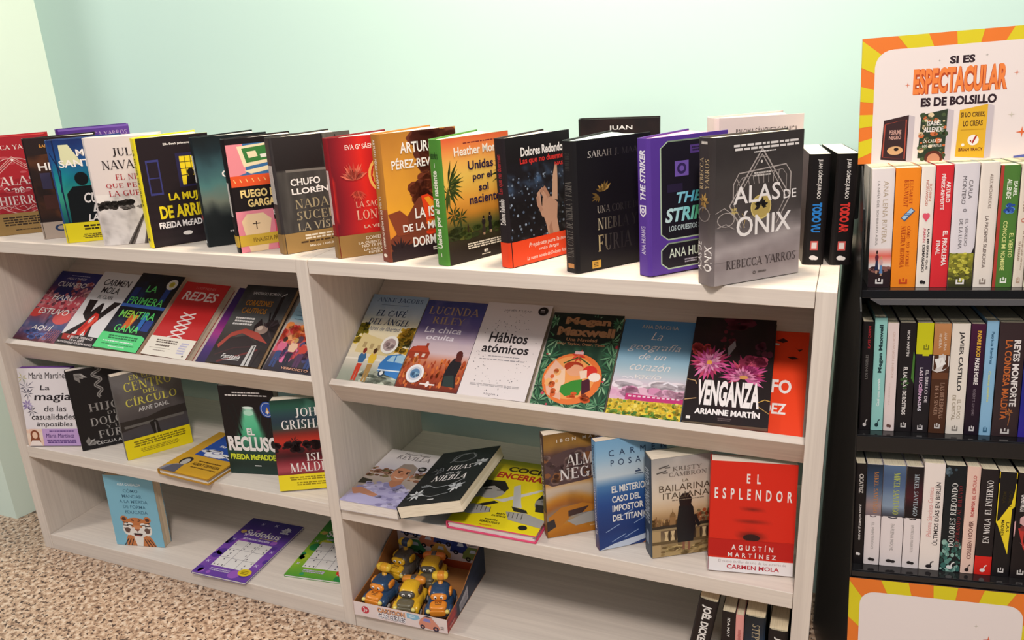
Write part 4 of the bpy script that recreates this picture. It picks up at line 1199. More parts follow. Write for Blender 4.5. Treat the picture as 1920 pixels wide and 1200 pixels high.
# dark flowers
a = Art('1A1214')
a.F(0, 0, 1, 1, 16, 24, lambda u, v: mix('1E1416', '3A1A24', max(0, fbm(u, v, 3, 5)) * .8))
a.blobs(.4, .0, .66, .1, 10, .08, .03, ['5A1A2E', '4A1624'], 3).blobs(.36, .12, .5, .32, 12, .03, .02, ['6A1E2E', '8A2A3A', '4A1622'], 4).P([(.44, .30), (.52, .22), (.54, .28), (.46, .38)], '8A8084')
a.blobs(.02, .28, .2, .36, 22, .045, .025, ['B83A3E', 'D0504A', '9A2A34'], 5)
PK = ['D85A96', 'E07AAC', 'B83A7A', 'C84A6A', 'A82E5E']
a.leafs(.24, .45, 26, .25, .06, PK, 0, 360, .66, 2).leafs(.24, .45, 18, .16, .05, ['E88AB4', 'D060A0', 'E8A0C0'], 0, 360, .66, 3).E(.24, .45, .035, .02, 'E8A850')
a.leafs(.68, .56, 24, .28, .06, PK, 150, 400, .66, 4).leafs(.66, .57, 14, .16, .05, ['E088B0', 'C85A92'], 150, 400, .66, 5).blobs(.62, .38, .9, .46, 22, .05, .025, ['A83A5A', '8A2A48', 'C8506E'], 6).E(.67, .57, .05, .018, 'D89A5A')
a.blobs(.8, .24, .96, .4, 8, .04, .03, ['4A1E2E', '5A2436'], 7)
a.L([(.0, .62), (.1, .63), (.12, .66)], .012, 'C8A070').L([(.0, .81), (.14, .79)], .012, 'C8A070').L([(.86, .79), (.94, .76), (1, .77)], .012, 'C8A050').L([(.86, .82), (1, .88)], .012, 'B08A50')
a.T('VENGANZA', .14, .615, .88, .85, 'F6EEEC', b=.045).T('ARIANNE MARTÍN', .14, .865, .90, .93, 'F6EEEC', b=.045)
a.R(.05, .955, .1, .98, 'E8E0DC').D(.42, .95, .58, .98, 2, '6A5A5A', 3)
sloped(1.7531, .0165, .0350, .1472, .2285, .0142, 'black paperback with pink dahlias and a tall white title', GSR, a, lift=.0122, base='1A1214', page='CDBBA4')

# ------------------------------------------------------------------ middle shelf, left bay
GM = 'books face out on the left middle shelf'
Z1 = ZS + .0003
a = Art('E9E0E2')
a.leafs(.13, .24, 9, .16, .02, ['8A8490', '6A6474', 'A8A2AE'], 0, 360, .67, 3).leafs(.14, .32, 8, .13, .02, ['8A8490', '5A5462'], 0, 360, .67, 4).leafs(.1, .47, 9, .12, .04, ['9A86B4', '7A68A0', 'B8A8CC'], 0, 360, .67, 5).leafs(.16, .55, 7, .12, .02, ['8A8490', '4A4454'], 0, 360, .67, 6).leafs(.08, .12, 6, .12, .02, ['C8C08A', '9AA080'], 0, 360, .67, 7)
a.T('María Martínez', .2, .055, .94, .135, '2E262A', b=-.002, sh=.2).T('La', .38, .22, .56, .28, '2E262A', b=.004, sh=.15).T('magia', .24, .32, .94, .44, '241C22', b=.012, sh=.15).T('de las', .4, .48, .82, .555, '2E262A', b=.004, sh=.15).T('casualidades', .14, .585, .97, .66, '2E262A', b=.006, sh=.15).T('imposibles', .22, .69, .9, .765, '2E262A', b=.006, sh=.15)
bd = Art().R(0, .78, 1, 1, 'C4A0D2').F(0, .78, .3, 1, 8, 10, lambda u, v: mix('F0E0CC', 'E8A890', max(0, fbm(u, v, 3, 2)) + v * .4)).E(.15, .855, .085, .06, '8A4A30').P([(.08, .86), (.22, .86), (.25, .95), (.05, .95)], '8A4A30').E(.15, .862, .05, .045, 'F0C8AC').P([(.02, 1), (.08, .93), (.22, .93), (.28, 1)], 'F4E4DC').T('María Martínez', .36, .84, .9, .895, '5A3A78', b=0, sh=.2).D(.4, .80, .9, .82, 1, '6A4A88', 2).D(.36, .915, .92, .97, 2, '6A4A88', 3)
book(pose(.0468, -.001, Z1, .30, .130), .146, .2110, .021, 'white paperback with handwritten title and lilac band, leftmost on the left middle shelf', GM, a, None, base='E2D8DC', hard=False, page='8A5AB0', band=(bd,), rest=Z1)

a = Art('1A1618')
SN = [(.46 + .07 * math.exp(-k * .035) * sin(k * .62) * 1.2, .0 + k * .0125) for k in range(31)]
a.L(SN, .05, '9A9490').L(SN, .015, '4A4644')
a.leafs(.12, .04, 3, .2, .08, ['B0AAA6', '8A8480'], 20, 80, .67, 2).leafs(.1, .95, 3, .18, .08, ['B0AAA6', '8A8480'], -80, 0, .67, 3)
a.T('HIJO', .24, .44, .72, .55, '9A9490', 'serif').T('DEL', .5, .565, .74, .605, '9A9490', 'serif').T('DOLOR', .22, .62, .86, .72, 'A8A29E', 'serif').T('Y LA', .44, .735, .74, .775, '9A9490', 'serif').T('FURIA', .3, .79, .9, .885, 'A8A29E', 'serif').T('CECILIA ACOSTA', .24, .92, .92, .96, 'C8C2BE', b=.01)
book(pose(.2150, .0215, Z1, .80, .050), .150, .2180, .022, 'black paperback with a silver snake, behind the yellow-banded grey book', GM, a, Art('141012', 4), base='141012', hard=False, page='E8DCD4', rest=Z1)

a = Art()
a.F(0, 0, 1, 1, 22, 30, lambda u, v: mix(ramp(['6E6A68', '747070', '6A6462', '625C5A', '544E4E', '4A4446', '46444A', '3A3638', '3A3638'], v), '2A2426', max(0, fbm(u, v, 4, 3)) * .35))
a.P([(0, .54), (.4, .55), (.7, .5), (1, .5), (1, .6), (.5, .62), (0, .66)], '2E2826').R(.05, .60, .95, .63, '6A6662').P([(.42, .62), (.5, .6), (.54, .62), (.56, .78), (.46, .79)], '1E1A1A').L([(.5, .63), (.5, .78)], .02, '6A6666')
YG = 'D9CF5A'
a.T('EN EL', .26, .03, .56, .085, YG, 'serif').T('CENTRO', .16, .105, .86, .21, YG, 'serif').T('DEL', .42, .225, .62, .27, YG, 'serif').T('CÍRCULO', .14, .275, .90, .385, YG, 'serif').T('ARNE DAHL', .3, .415, .76, .465, 'D8D4D2', b=.006)
bd = Art().R(0, .765, 1, 1, 'F0DA10').D(.12, .795, .92, .875, 3, '8A7A10', 3).D(.2, .895, .8, .95, 3, 'A89410', 4)
book(pose(.3740, .0190, Z1, .978, 0), .158, .2270, .024, 'grey lakeside paperback with yellow serif title and a wide yellow band', GM, a, None, base='6A6664', hard=False, page='E4D6C4', band=(bd,), rest=Z1)

# lying gold and blue hardcover
a = Art('C8962E')
a.R(.2, 0, .98, .58, '284A9C').blobs(.3, .4, .9, .56, 26, .08, .022, ['E8E4E0', 'D8D4D8', '284A9C'], 5).T('Que nadie', .4, .08, .92, .15, 'F0ECE8', b=.01, sh=.2).T('detenga', .42, .18, .9, .25, 'F0ECE8', b=.01, sh=.2).T('tu cielo', .4, .27, .9, .33, 'F0ECE8', b=.01, sh=.2)
a.P([(.34, .5), (.42, .43), (.6, .42), (.66, .5), (.8, .52), (.62, .57), (.36, .56)], 'E8E4E8').O(.52, .47, .1, .035, .6, '8A88A8')
bd = Art().R(0, .60, 1, 1, 'CF9C2C').P([(0, 1), (.03, .9), (.18, .82), (.3, .86), (.32, 1)], '8A8894').E(.24, .74, .1, .09, '2A2226').E(.25, .76, .065, .07, 'B8B0A8').P([(.12, .86), (.3, .82), (.34, 1), (.06, 1)], '5A5866').D(.44, .68, .9, .715, 1, '5A3A10', 3).T('ALBERT ESPINOSA', .4, .735, .94, .79, '4A3010', b=.015).D(.42, .82, .94, .85, 1, '6A4A18', 5)
book(pose(.5036, -.0100, Z1 + .0150, -.05, pi / 2), .160, .205, .0148, 'gold and blue hardcover lying flat on the left middle shelf', GM, a, Art('C8962E', 6), base='B8862A', page='F0E8DC', band=(bd,), bul=.003)

a = Art()
a.F(0, 0, 1, 1, 26, 36, lambda u, v: mix('1A1416', ramp(['D8ECE0', '6ACB9C', '5CC494', '48A87C', '32705A', '264A3E', '22382F', '2A4A40'], (v - .22) / .78), min(1, 2.2 * max(0, 1 - abs(u - .5) / max(.02, .10 + (v - .24) * .62))) * (1 if v > .235 else 0) if v < .72 else .75))
a.E(.5, .24, .10, .012, 'E8F4EC').E(.5, .30, .09, .03, 'B8E4CC').L([(.14, .22), (.30, .56)], .035, '16181A').L([(.24, .2), (.34, .5)], .018, '1A2020').L([(.86, .35), (.76, .58)], .03, '16181A').L([(.95, .3), (.82, .56)], .025, '1A2020').L([(.72, .32), (.68, .5)], .012, '2A4A3E')
a.D(.24, .065, .76, .085, 1, 'E8E0DC', 3).D(.1, .095, .9, .115, 1, 'E8E0DC', 4)
a.T('EL', .42, .47, .56, .55, W_, b=.04).T('RECLUSO', .04, .565, .97, .735, W_, b=.045).T('FREIDA McFADDEN', .05, .77, .97, .835, 'D8E03A', b=.045).R(.48, .895, .6, .907, 'D8D4D0')
st = Art().E(.86, .25, .13, .09, '2A52A8', 26).O(.86, .25, .11, .076, .93, 'D8DCE8').P([(.82, .29), (.86, .22), (.9, .29)], 'E8B050').P([(.84, .26), (.88, .26), (.87, .3), (.85, .3)], 'F0E8E0')
book(pose(.6740, .0480, Z1, .20, .030), .138, .2262, .022, 'black paperback with a green-lit tunnel and a blue round sticker', GM, a, None, base='1A1416', hard=False, page='E4D8CC', sticker=st, rest=Z1)

a = Art()
a.F(0, 0, 1, 1, 20, 32, lambda u, v: mix(ramp(['1E3A30', '2A5A48', '2E4A4E', '2A3A48', '2E4440', '8A2A22', 'C83424', '7A1A20', '3A1418', '8A2A36', 'B85058', '6A222C', '2A1A1E', '201A1C'], v), '8AC8B0', max(0, fbm(u, v, 4, 4)) * (.5 if v < .2 and u > .4 else .05)))
a.blobs(.0, .47, 1, .56, 60, .05, .025, ['1E1216', '2A161A', '341A1C'], 5).leafs(.3, .46, 8, .1, .02, ['1E1216'], 0, 360, .65, 3)
a.T('JOHN', .36, .10, .82, .205, W_, 'serif').T('GRISHAM', .14, .225, .92, .325, W_, 'serif').T('ISLA', .46, .60, .84, .685, W_, 'serif').T('MALDITA', .2, .70, .94, .80, W_, 'serif')
bd = Art().R(0, .825, 1, 1, 'F4DE2A').D(.16, .85, .9, .895, 2, '9A8614', 3).D(.26, .91, .86, .955, 2, '9A8614', 4)
book(pose(.8490, .0080, Z1, .46, .120), .1480, .2160, .030, 'green and red sunset island paperback with a yellow band, against the middle divider', GM, a, Art('24302E', 4), base='20282A', hard=False, page='EFE4D2', band=(bd,), rest=Z1)

# ------------------------------------------------------------------ bottom shelf, left bay
Z0 = ZB + .0003
a = Art('83BCD2')
a.T('ALBA CARDALDA', .26, .105, .74, .14, 'E8F0F2', b=.01, sh=.1).T('CÓMO', .36, .18, .66, .235, '3A6A84', b=.006).T('MANDAR', .32, .265, .72, .31, '3A6A84', b=.006).T('A LA MIERDA', .24, .34, .82, .385, '3A6A84', b=.006).T('DE FORMA', .3, .415, .76, .46, '3A6A84', b=.006).T('EDUCADA', .32, .49, .78, .535, '3A6A84', b=.006)
OR, WH, BK = 'C87A48', 'EDE6DE', '2A2222'
for sx_ in (-1, 1):
    a.E(.5 + sx_ * .24, .615, .075, .045, OR, 16).E(.5 + sx_ * .24, .617, .045, .026, '5A3A30', 14)
a.P([(.22, 1), (.24, .9), (.3, .82), (.7, .82), (.78, .9), (.84, 1)], OR)
a.E(.5, .73, .29, .14, OR, 28).E(.3, .76, .1, .09, WH).E(.7, .76, .1, .09, WH).E(.5, .8, .2, .075, WH)
for sx_ in (-1, 1):
    a.E(.5 + sx_ * .14, .685, .07, .022, WH, 14).L([(.5 + sx_ * .2, .70), (.5 + sx_ * .14, .695), (.5 + sx_ * .08, .705)], .02, BK)
    for k in range(3):
        a.L([(.5 + sx_ * .28, .66 + k * .045), (.5 + sx_ * .2, .67 + k * .04), (.5 + sx_ * .17, .675 + k * .04)], .018, BK)
    a.L([(.5 + sx_ * .06, .61), (.5 + sx_ * .1, .63), (.5 + sx_ * .04, .64)], .014, BK).E(.5 + sx_ * .2, .775, .06, .04, '6A5048')
    for k in range(3):
        a.L([(.5 + sx_ * (.32 - k * .07), 1), (.5 + sx_ * (.22 - k * .05), .9)], .018, BK)
a.P([(.43, .70), (.57, .70), (.55, .755), (.5, .775), (.45, .755)], 'D89060').P([(.45, .76), (.55, .76), (.5, .785)], '8A4A40').E(.42, .80, .085, .04, WH, 14).E(.58, .80, .085, .04, WH, 14).P([(.45, .755), (.55, .755), (.53, .775), (.5, .785), (.47, .775)], '8A4A40').L([(.5, .785), (.5, .812)], .014, '3A2424').P([(.40, .822), (.45, .812), (.5, .818), (.55, .812), (.60, .822), (.57, .85), (.5, .862), (.43, .85)], '3A2424').P([(.44, .842), (.56, .842), (.53, .856), (.47, .856)], 'B8605A').E(.5, .872, .10, .016, WH, 14).P([(.4, .88), (.6, .88), (.56, 1), (.44, 1)], WH)
book(pose(.2560, .0232, Z0, .20, .027), .1425, .2078, .030, 'sky blue paperback with a tiger portrait on the left bottom shelf', 'books on the left bottom shelf', a, None, base='78AEC6', hard=False, page='E0CDB0', rest=Z0)


def sudoku(bgs, grid, title_c, badge, lab, x, y, yaw, w, h, title):
    A = Art()
    A.F(0, 0, 1, 1, 18, 24, lambda u, v: mix(ramp(bgs, v), bgs[-1], max(0, fbm(u, v, 4, 3)) * .5))
    A.blobs(0, .2, 1, 1, 24, .07, .045, grid, 4, 12)
    for i in range(8):
        cx, cy = [(.08, .4), (.92, .5), (.9, .74), (.07, .8), (.3, .08), (.55, .07), (.85, .9), (.2, .3)][i]
        A.L([(cx - .025, cy - .018), (cx + .025, cy + .018)], .012, 'D8CCEC').L([(cx + .025, cy - .018), (cx - .025, cy + .018)], .012, 'D8CCEC')
    A.T(title, .16, .20, .82, .30, W_, b=.02).E(.1, .25, .05, .03, 'D8B060').D(.46, .31, .82, .33, 1, 'D8C860', 2).D(.2, .345, .72, .375, 2, 'E8E0F0', 3)
    A.leafs(.8, .12, 9, .1, .05, ['E8E4F0'], 0, 360, .66, 3).R(.72, .16, .88, .18, 'D8D4E4')
    A.R(.18, .41, .84, .85, 'EFEAE6')
    for k in range(1, 3):
        A.R(.18 + .22 * k - .003, .41, .18 + .22 * k + .003, .85, '6A6470').R(.18, .41 + .1467 * k - .002, .84, .41 + .1467 * k + .002, '6A6470')
    r = random.Random(7)
    for i in range(28):
        cx, cy = .18 + (r.randrange(9) + .5) * .0733, .41 + (r.randrange(9) + .5) * .0489
        A.R(cx - .009, cy - .010, cx + .009, cy + .010, '5A5460')
    A.D(.22, .88, .6, .93, 2, 'C8B8D8', 5).E(*badge[:2], .115, .055, badge[2], 24).D(badge[0] - .07, badge[1] - .03, badge[0] + .07, badge[1] + .03, 3, badge[3], 6)
    o = book(pose(x, y, Z0 + .0058, yaw, pi / 2), w, h, .0056, lab, 'puzzle magazines on the left bottom shelf', A, None, base=bgs[1], hard=False, page='E8E4E0')
    o.name = 'puzzle_magazine'
    o['category'] = 'magazine'


sudoku(['3A2C7A', '5A3A98', '7A4AB0', '8A54B4', '6A44A0'], ['8A5AC0', '5A3A98', 'A060C0', '4A3490'], W_, (.84, .87, 'E8CC2A', '8A7410'), 'purple sudoku puzzle magazine lying on the left bottom shelf', .5452, -.0130, .032, .164, .250, 'Sudokus')
sudoku(['2E7A2E', '4A962E', '8AB82E', 'A8C832', '5AA03A'], ['2E8A4A', 'B8D03A', '3A9A6A', '6AAA2A', 'D8D83A'], W_, (.9, .87, 'D8382A', 'F0E0DC'), 'green sudoku puzzle magazine lying beside the middle divider', .7804, .0510, .12, .162, .245, 'Sudokus')

# ------------------------------------------------------------------ middle shelf, right bay
GR = 'books on the right middle shelf'
a = Art()
a.F(0, 0, 1, 1, 16, 24, lambda u, v: mix(ramp(['E8DEDC', 'E4DADA', 'D8D0D4', 'C4BCC8', 'B8A8A0', 'A8988C', '9A8A80', 'A89AA8', 'A098B4'], v), 'F0E8E4', max(0, fbm(u, v, 3, 3)) * .3))
a.blobs(0, .36, 1, .52, 70, .05, .02, ['8A5A44', 'A87A5E', '6A4434', 'C8A48A', '7A6A4A'], 4).P([(0, .58), (.2, .6), (.2, .66), (0, .68)], '2E2A1E')
SKN = 'C88A6A'
a.P([(.0, .98), (.06, .86), (.22, .7), (.44, .6), (.74, .6), (.92, .7), (1, .86), (1, 1), (0, 1)], 'A8A0C4').blobs(.1, .62, .96, .98, 60, .05, .02, ['9890B8', 'B8B0D0', '8880A8', 'C4BCD8'], 6)
a.P([(0, .78), (.14, .74), (.5, .82), (.44, .9), (.1, .86)], 'B87E62').P([(.04, .9), (.2, .84), (.6, .88), (.74, .92), (.5, .99), (.1, .99)], 'B4ACD0')
a.P([(.5, .52), (.68, .52), (.7, .62), (.6, .68), (.48, .62)], 'B4785A').E(.56, .42, .155, .145, SKN, 24).P([(.4, .36), (.44, .25), (.6, .23), (.73, .29), (.75, .42), (.68, .46), (.66, .34), (.48, .32)], '9A8A80').E(.75, .45, .025, .035, 'B87A5E')
a.L([(.46, .385), (.54, .38)], .022, '5A3A30').L([(.61, .385), (.68, .39)], .02, '5A3A30').E(.5, .41, .022, .01, '3A2820').E(.64, .412, .022, .01, '3A2820').P([(.55, .4), (.59, .4), (.6, .46), (.53, .46)], 'B87858').L([(.49, .495), (.56, .515), (.64, .495)], .02, 'E8D8D0')
a.P([(.5, .61), (.58, .69), (.46, .68), (.42, .62)], '8A84AC').P([(.7, .6), (.6, .69), (.72, .69), (.76, .63)], '8A84AC')
a.T('Miguel Ángel', .3, .035, .76, .08, '7A7274', b=.0, sh=.25).T('REVILLA', .22, .095, .82, .165, '8A8284', 'serif', sh=.15).E(.82, .30, .075, .045, '2A2628').D(.77, .285, .87, .32, 2, 'D8D4D0', 3)
book(pose(1.0228, -.0110, Z1 + .0242, .02, 1.5700), .1438, .2405, .0240, 'pale paperback with a smiling grey-haired man, lying flat by the divider', GR, a, None, base='CFC6C6', hard=False, page='F4EAE0')

a = Art('1E2022')
a.F(0, 0, 1, 1, 8, 12, lambda u, v: mix('1C1E20', '26282A', fbm(u, v, 3, 2)))
GY = 'A8AAAC'
a.O(.5, .16, .2, .09, .86, '6A6C6E', 20).L([(.3, .24), (.42, .1), (.6, .08), (.7, .18)], .02, '8A8C8E').L([(.25, .66), (.4, .72), (.62, .7), (.8, .6)], .012, GY).L([(.2, .82), (.45, .88), (.7, .84)], .01, GY).L([(.2, .46), (.3, .4), (.26, .34)], .012, '8A8C8E')
a.leafs(.86, .3, 7, .13, .06, ['D8D8D8', 'A8AAAC'], 0, 360, .66, 3).leafs(.75, .74, 8, .14, .05, ['D8D8D8', 'B8BABC'], 0, 360, .66, 4).leafs(.18, .82, 8, .14, .05, ['C8C8C8', '8A8C8E'], 0, 360, .66, 5).leafs(.22, .7, 5, .1, .04, ['8A8C8E'], 200, 340, .66, 6).leafs(.2, .38, 5, .1, .03, ['6A6C6E'], 0, 360, .66, 7)
a.T('HIJAS', .36, .32, .76, .415, W_, 'serif', sh=.1).T('de la', .4, .445, .64, .48, 'D8D8D8', b=.0, sh=.3).T('NIEBLA', .24, .50, .80, .60, W_, 'serif', sh=.1).R(.44, .925, .54, .94, 'C8C8C8')
book(pose(1.1858, -.0394, .3735, 1.5551, 1.83, -1.4918), .1482, .2447, .0275, 'black illustrated paperback tilted over the yellow cookbook', GR, a, Art('1A1C1E', 4), base='1A1C1E', hard=False, page='F2E4CC')

a = Art('F0D818')
a.G(0, 0, 1, .08, 'A8A828', 'D8C820').T('COCINA', .24, .10, .88, .18, '3A2414', b=.04).T('ENCERRADOS', .16, .205, .96, .295, 'B8281E', b=.04)
a.P([(.30, .62), (.4, .6), (.84, .34), (.9, .31), (.74, .44), (.44, .64)], 'D8D2CC').P([(.44, .4), (.5, .36), (.64, .62), (.68, .68), (.58, .69)], 'C8C4C0').P([(.18, .72), (.34, .64), (.4, .66), (.24, .74)], '2A2624').P([(.56, .68), (.74, .7), (.78, .74), (.62, .74)], '2A2624')
BW = 'A8A29C'
a.E(.22, .5, .17, .12, BW).P([(.04, .5), (.08, .36), (.3, .34), (.4, .44), (.38, .5), (.22, .43)], '241E1C').L([(.14, .5), (.22, .48)], .02, '2A2422').L([(.28, .49), (.34, .48)], .018, '2A2422').P([(.0, .48), (.1, .48), (.14, .62), (.02, .66)], BW)
a.E(.92, .56, .14, .13, '8A8480').P([(.78, .55), (.82, .42), (1, .4), (1, .5), (.86, .5)], '1E1A18').P([(.8, .6), (.98, .6), (.98, .7), (.84, .7)], '2A2422').L([(.84, .55), (.9, .55)], .018, '1E1A18')
a.P([(.0, .78), (.14, .72), (.34, .74), (.38, .8), (.2, .86), (0, .86)], BW).P([(.54, .76), (.74, .74), (1, .8), (1, .9), (.62, .86)], BW)
for i in range(4):
    a.L([(.2 + i * .05, .73), (.22 + i * .05, .8)], .008, '4A4440').L([(.58 + i * .05, .76), (.6 + i * .05, .83)], .008, '4A4440')
a.E(.82, .93, .05, .03, '1E1A18').T('MARTA', .46, .79, .56, .815, '3A3010', b=.02).T('DE JORGE', .42, .825, .58, .85, '3A3010', b=.02).T('MARTÍN', .38, .88, .52, .905, '3A3010', b=.02).T('BERASATEGUI', .34, .915, .56, .94, '3A3010', b=.02).T('PLANETA', .36, .965, .5, .98, 'D8482A', b=.01)
book(pose(1.2800, -.0030, Z1 + .0182, .0127, pi / 2), .1960, .275, .0180, 'yellow cookbook with crossed knives and a pink back, lying flat', GR, a, Art('D8C41A', 6), base='E8507A', page='F0E6E4', bul=.002)

a = Art()
a.F(0, 0, 1, 1, 26, 36, lambda u, v: mix(ramp(['7A5A2E', '9A7034', 'A87C3A', '6A4A40', '54403E', '5E4840', '6A4A30', 'C88A3A', 'D8C0A4', 'C8B4A0', 'C8862E', 'A8642A', '8A8078', '9A948C', 'C88024', 'B8701E'], v + .05 * sin(u * 5) * (1 if v > .5 else .3)), '2A2022', max(0, fbm(u, v, 4, 5)) * (.6 if .18 < v < .5 else .25)))
a.P([(.0, .28), (.14, .2), (.3, .17), (.5, .16), (.74, .2), (1, .16), (1, .42), (.6, .48), (.1, .5), (0, .46)], '5A4444').blobs(0, .18, 1, .46, 60, .06, .03, ['6A5250', '4A3638', '7A625C', '8A5A3A'], 5)
a.P([(.02, .8), (.2, .72), (.5, .7), (.8, .76), (.62, .8), (.36, .8), (.2, .9), (.02, .92)], 'C07A2A').P([(.3, .76), (.6, .74), (.5, .8), (.3, .82)], '4A3430').P([(.0, .84), (.1, .82), (.12, .9), (0, .94)], '3A3232').P([(.28, .86), (.6, .8), (.9, .82), (1, .86), (.8, .9), (.4, .92)], 'A8A29C')
a.T('IBON MARTÍN', .18, .045, .96, .085, 'F0E4D4', b=.004, sp=1.8).T('ALMA', .3, .215, .80, .325, W_, 'serif').T('NEGRA', .2, .345, .92, .45, W_, 'serif').D(.6, .93, .8, .95, 1, 'D8B080', 3)
s_ = Art('4A342C', 5).T('ALMA NEGRA', .25, .3, .75, .62, 'E8DCD0', 'serif', d='u').T('IBON MARTÍN', .3, .05, .7, .27, 'E8DCD0', b=.01, d='u').R(0, .75, 1, 1, '8A5A2A')
book(pose(1.4925, .0250, Z1, .62, .040), .148, .2250, .0230, 'brown rocky sunset paperback standing right of the yellow cookbook', GR, a, s_, base='5A4234', hard=False, page='F4E6D4', rest=Z1)

a = Art()
a.F(0, 0, 1, 1, 12, 36, lambda u, v: ramp(['7AACD2', '86B4D6', '9ABED8', 'B8CCDA', 'C8D4DC', '4E7EB0', '35609E', '2A4E90', '284684', '26407C', '243A74', '26407C', '2A3E78'], v))
for i, (x, y) in enumerate([(.1, .82), (.5, .78), (.62, .74), (.18, .92), (.36, .9), (.66, .84), (.3, .7), (.76, .9)]):
    a.L([(x, y + .02), (x + .14, y - .02), (x + .2, y - .035)], .012, '8AA0C8')
a.P([(.0, 1), (.2, .96), (.5, .93), (.8, .9), (1, .84), (1, .92), (.6, .97), (.4, 1)], 'C8D0E0').P([(.62, 1), (.74, .95), (.98, .9), (1, .9), (1, 1)], 'D8844A').P([(.9, .78), (.98, .72), (1, .74), (1, .96), (.92, .96), (.88, .86)], '7A2438').P([(.74, .72), (.88, .68), (.96, .58), (.99, .56), (1, .7), (.9, .71), (.78, .735)], 'D8784A').L([(.66, .56), (.72, .53), (.7, .57)], .012, 'A8C0DC')
a.T('CARMEN', .18, .095, .98, .15, '2A3A5A', b=.0, sp=2.2).T('POSADAS', .2, .185, .98, .24, '2A3A5A', b=.0, sp=2.0).L([(.54, .32), (.62, .32), (.58, .3)], .02, '3A4A6A').D(.52, .335, .66, .35, 1, '3A4A6A', 2)
a.T('EL MISTERIOSO', .2, .42, .78, .485, 'F0ECE8', b=.025).T('CASO DEL', .2, .515, .6, .575, 'F0ECE8', b=.025).T('IMPOSTOR', .2, .60, .64, .66, 'F0ECE8', b=.025).T('DEL TITANIC', .2, .69, .70, .75, 'F0ECE8', b=.025)
s_ = Art(nx=5)
s_.F(0, 0, 1, 1, 12, 24, lambda u, v: ramp(['6A9EC8', '8AB4D4', 'A8C0D4', '3E6AA4', '2A4E90', '243A74', '5A3A5A'], v))
s_.T('CARMEN POSADAS', .3, .04, .7, .34, '24385A', b=.01, d='u').T('EL MISTERIOSO CASO', .3, .42, .7, .86, 'E8E4E8', b=.01, d='u')
book(pose(1.6030, .0155, Z1, .64, .074), .146, .2285, .0210, 'blue ocean paperback standing between the brown rocky and the sepia paperbacks', GR, a, s_, base='3A629C', hard=False, page='F2E2CC', rest=Z1)

a = Art()
a.F(0, 0, 1, 1, 22, 34, lambda u, v: mix(ramp(['A8A4A0', 'B8B0A8', 'C4B8AC', 'D4C6B4', 'DECDB8', 'E0CDB4', 'D8BC98', 'B89468', '7A5E44', '6A5644', '8A7452', 'A88E62', 'B89C6A'], v), 'E8E0D8', max(0, fbm(u, v, 4, 3)) * (.4 if v < .3 else .06)))
a.blobs(.0, .62, .5, .70, 60, .03, .025, ['A87E4E', '8A643E', 'C09A64', '6E5034'], 4).blobs(.64, .56, 1, .68, 50, .035, .02, ['A8542E', 'C87A4A', 'D8A878', '8A4428', '7A6A4A'], 5)
a.E(.34, .60, .05, .05, '8A6840').R(.29, .60, .39, .68, '9A744A').P([(.33, .56), (.34, .51), (.35, .56)], '7A5A38').R(.06, .58, .08, .68, '8A643E').R(.14, .62, .17, .68, '9A744A')
a.R(0, .68, 1, .71, '3A3026').R(0, .71, 1, .73, 'A08A64').R(.0, .73, .14, 1, 'B89C70')
for i in range(8):
    x = .2 + i * .105
    a.P([(x, .74), (x + .07, .74), (x + .05, .79), (x + .07, .84), (x, .84), (x + .02, .79)], 'D8BE90' if i < 3 or i > 5 else '8A7048').R(x + .07, .74, x + .1, .84, '3A2C20')
a.R(.0, .84, 1, .87, '6A5638').blobs(.16, .88, 1, 1, 60, .05, .012, ['C8AC74', '9A7E50', 'B49660', '7E6440'], 7)
a.P([(.42, .87), (.40, .7), (.44, .5), (.5, .46), (.62, .46), (.68, .52), (.72, .7), (.68, .87)], '1E1C1E').P([(.46, .5), (.44, .42), (.5, .37), (.6, .37), (.66, .43), (.64, .5)], '241818').L([(.70, .6), (.78, .72)], .05, '1E1C1E').R(.5, .87, .54, .95, '8A5A44').R(.59, .87, .63, .96, '8A5A44')
for x, y in ((.2, .085), (.16, .135)):
    a.L([(x - .08, y + .01), (x, y), (x + .08, y - .012), (x + .02, y + .012), (x + .1, y + .01)], .02, '5A5450')
a.T('KRISTY', .34, .095, .82, .135, '7A7068', 'serif').T('CAMBRON', .28, .15, .9, .19, '7A7068', 'serif').T('LA', .5, .225, .6, .25, '6A5A48', b=0).T('BAILARINA', .12, .27, .96, .335, '5A4A3A', b=-.002).T('ITALIANA', .18, .35, .94, .41, '5A4A3A', b=-.002).D(.32, .425, .86, .437, 1, '8A7A68', 3)
s_ = Art('3A4450', 5).T('LA BAILARINA ITALIANA', .2, .12, .8, .66, 'C0C8D0', b=.01, sh=.1, d='u').D(.3, .72, .7, .94, 1, '9AA4B0', 2)
book(pose(1.7053, .0223, Z1, .545, .0535), .1190, .2058, .0400, 'sepia paperback with a woman in black at a balustrade, left of the red book', GR, a, s_, base='5A5650', hard=False, page='F4E6D2', bul=.002, rest=Z1)

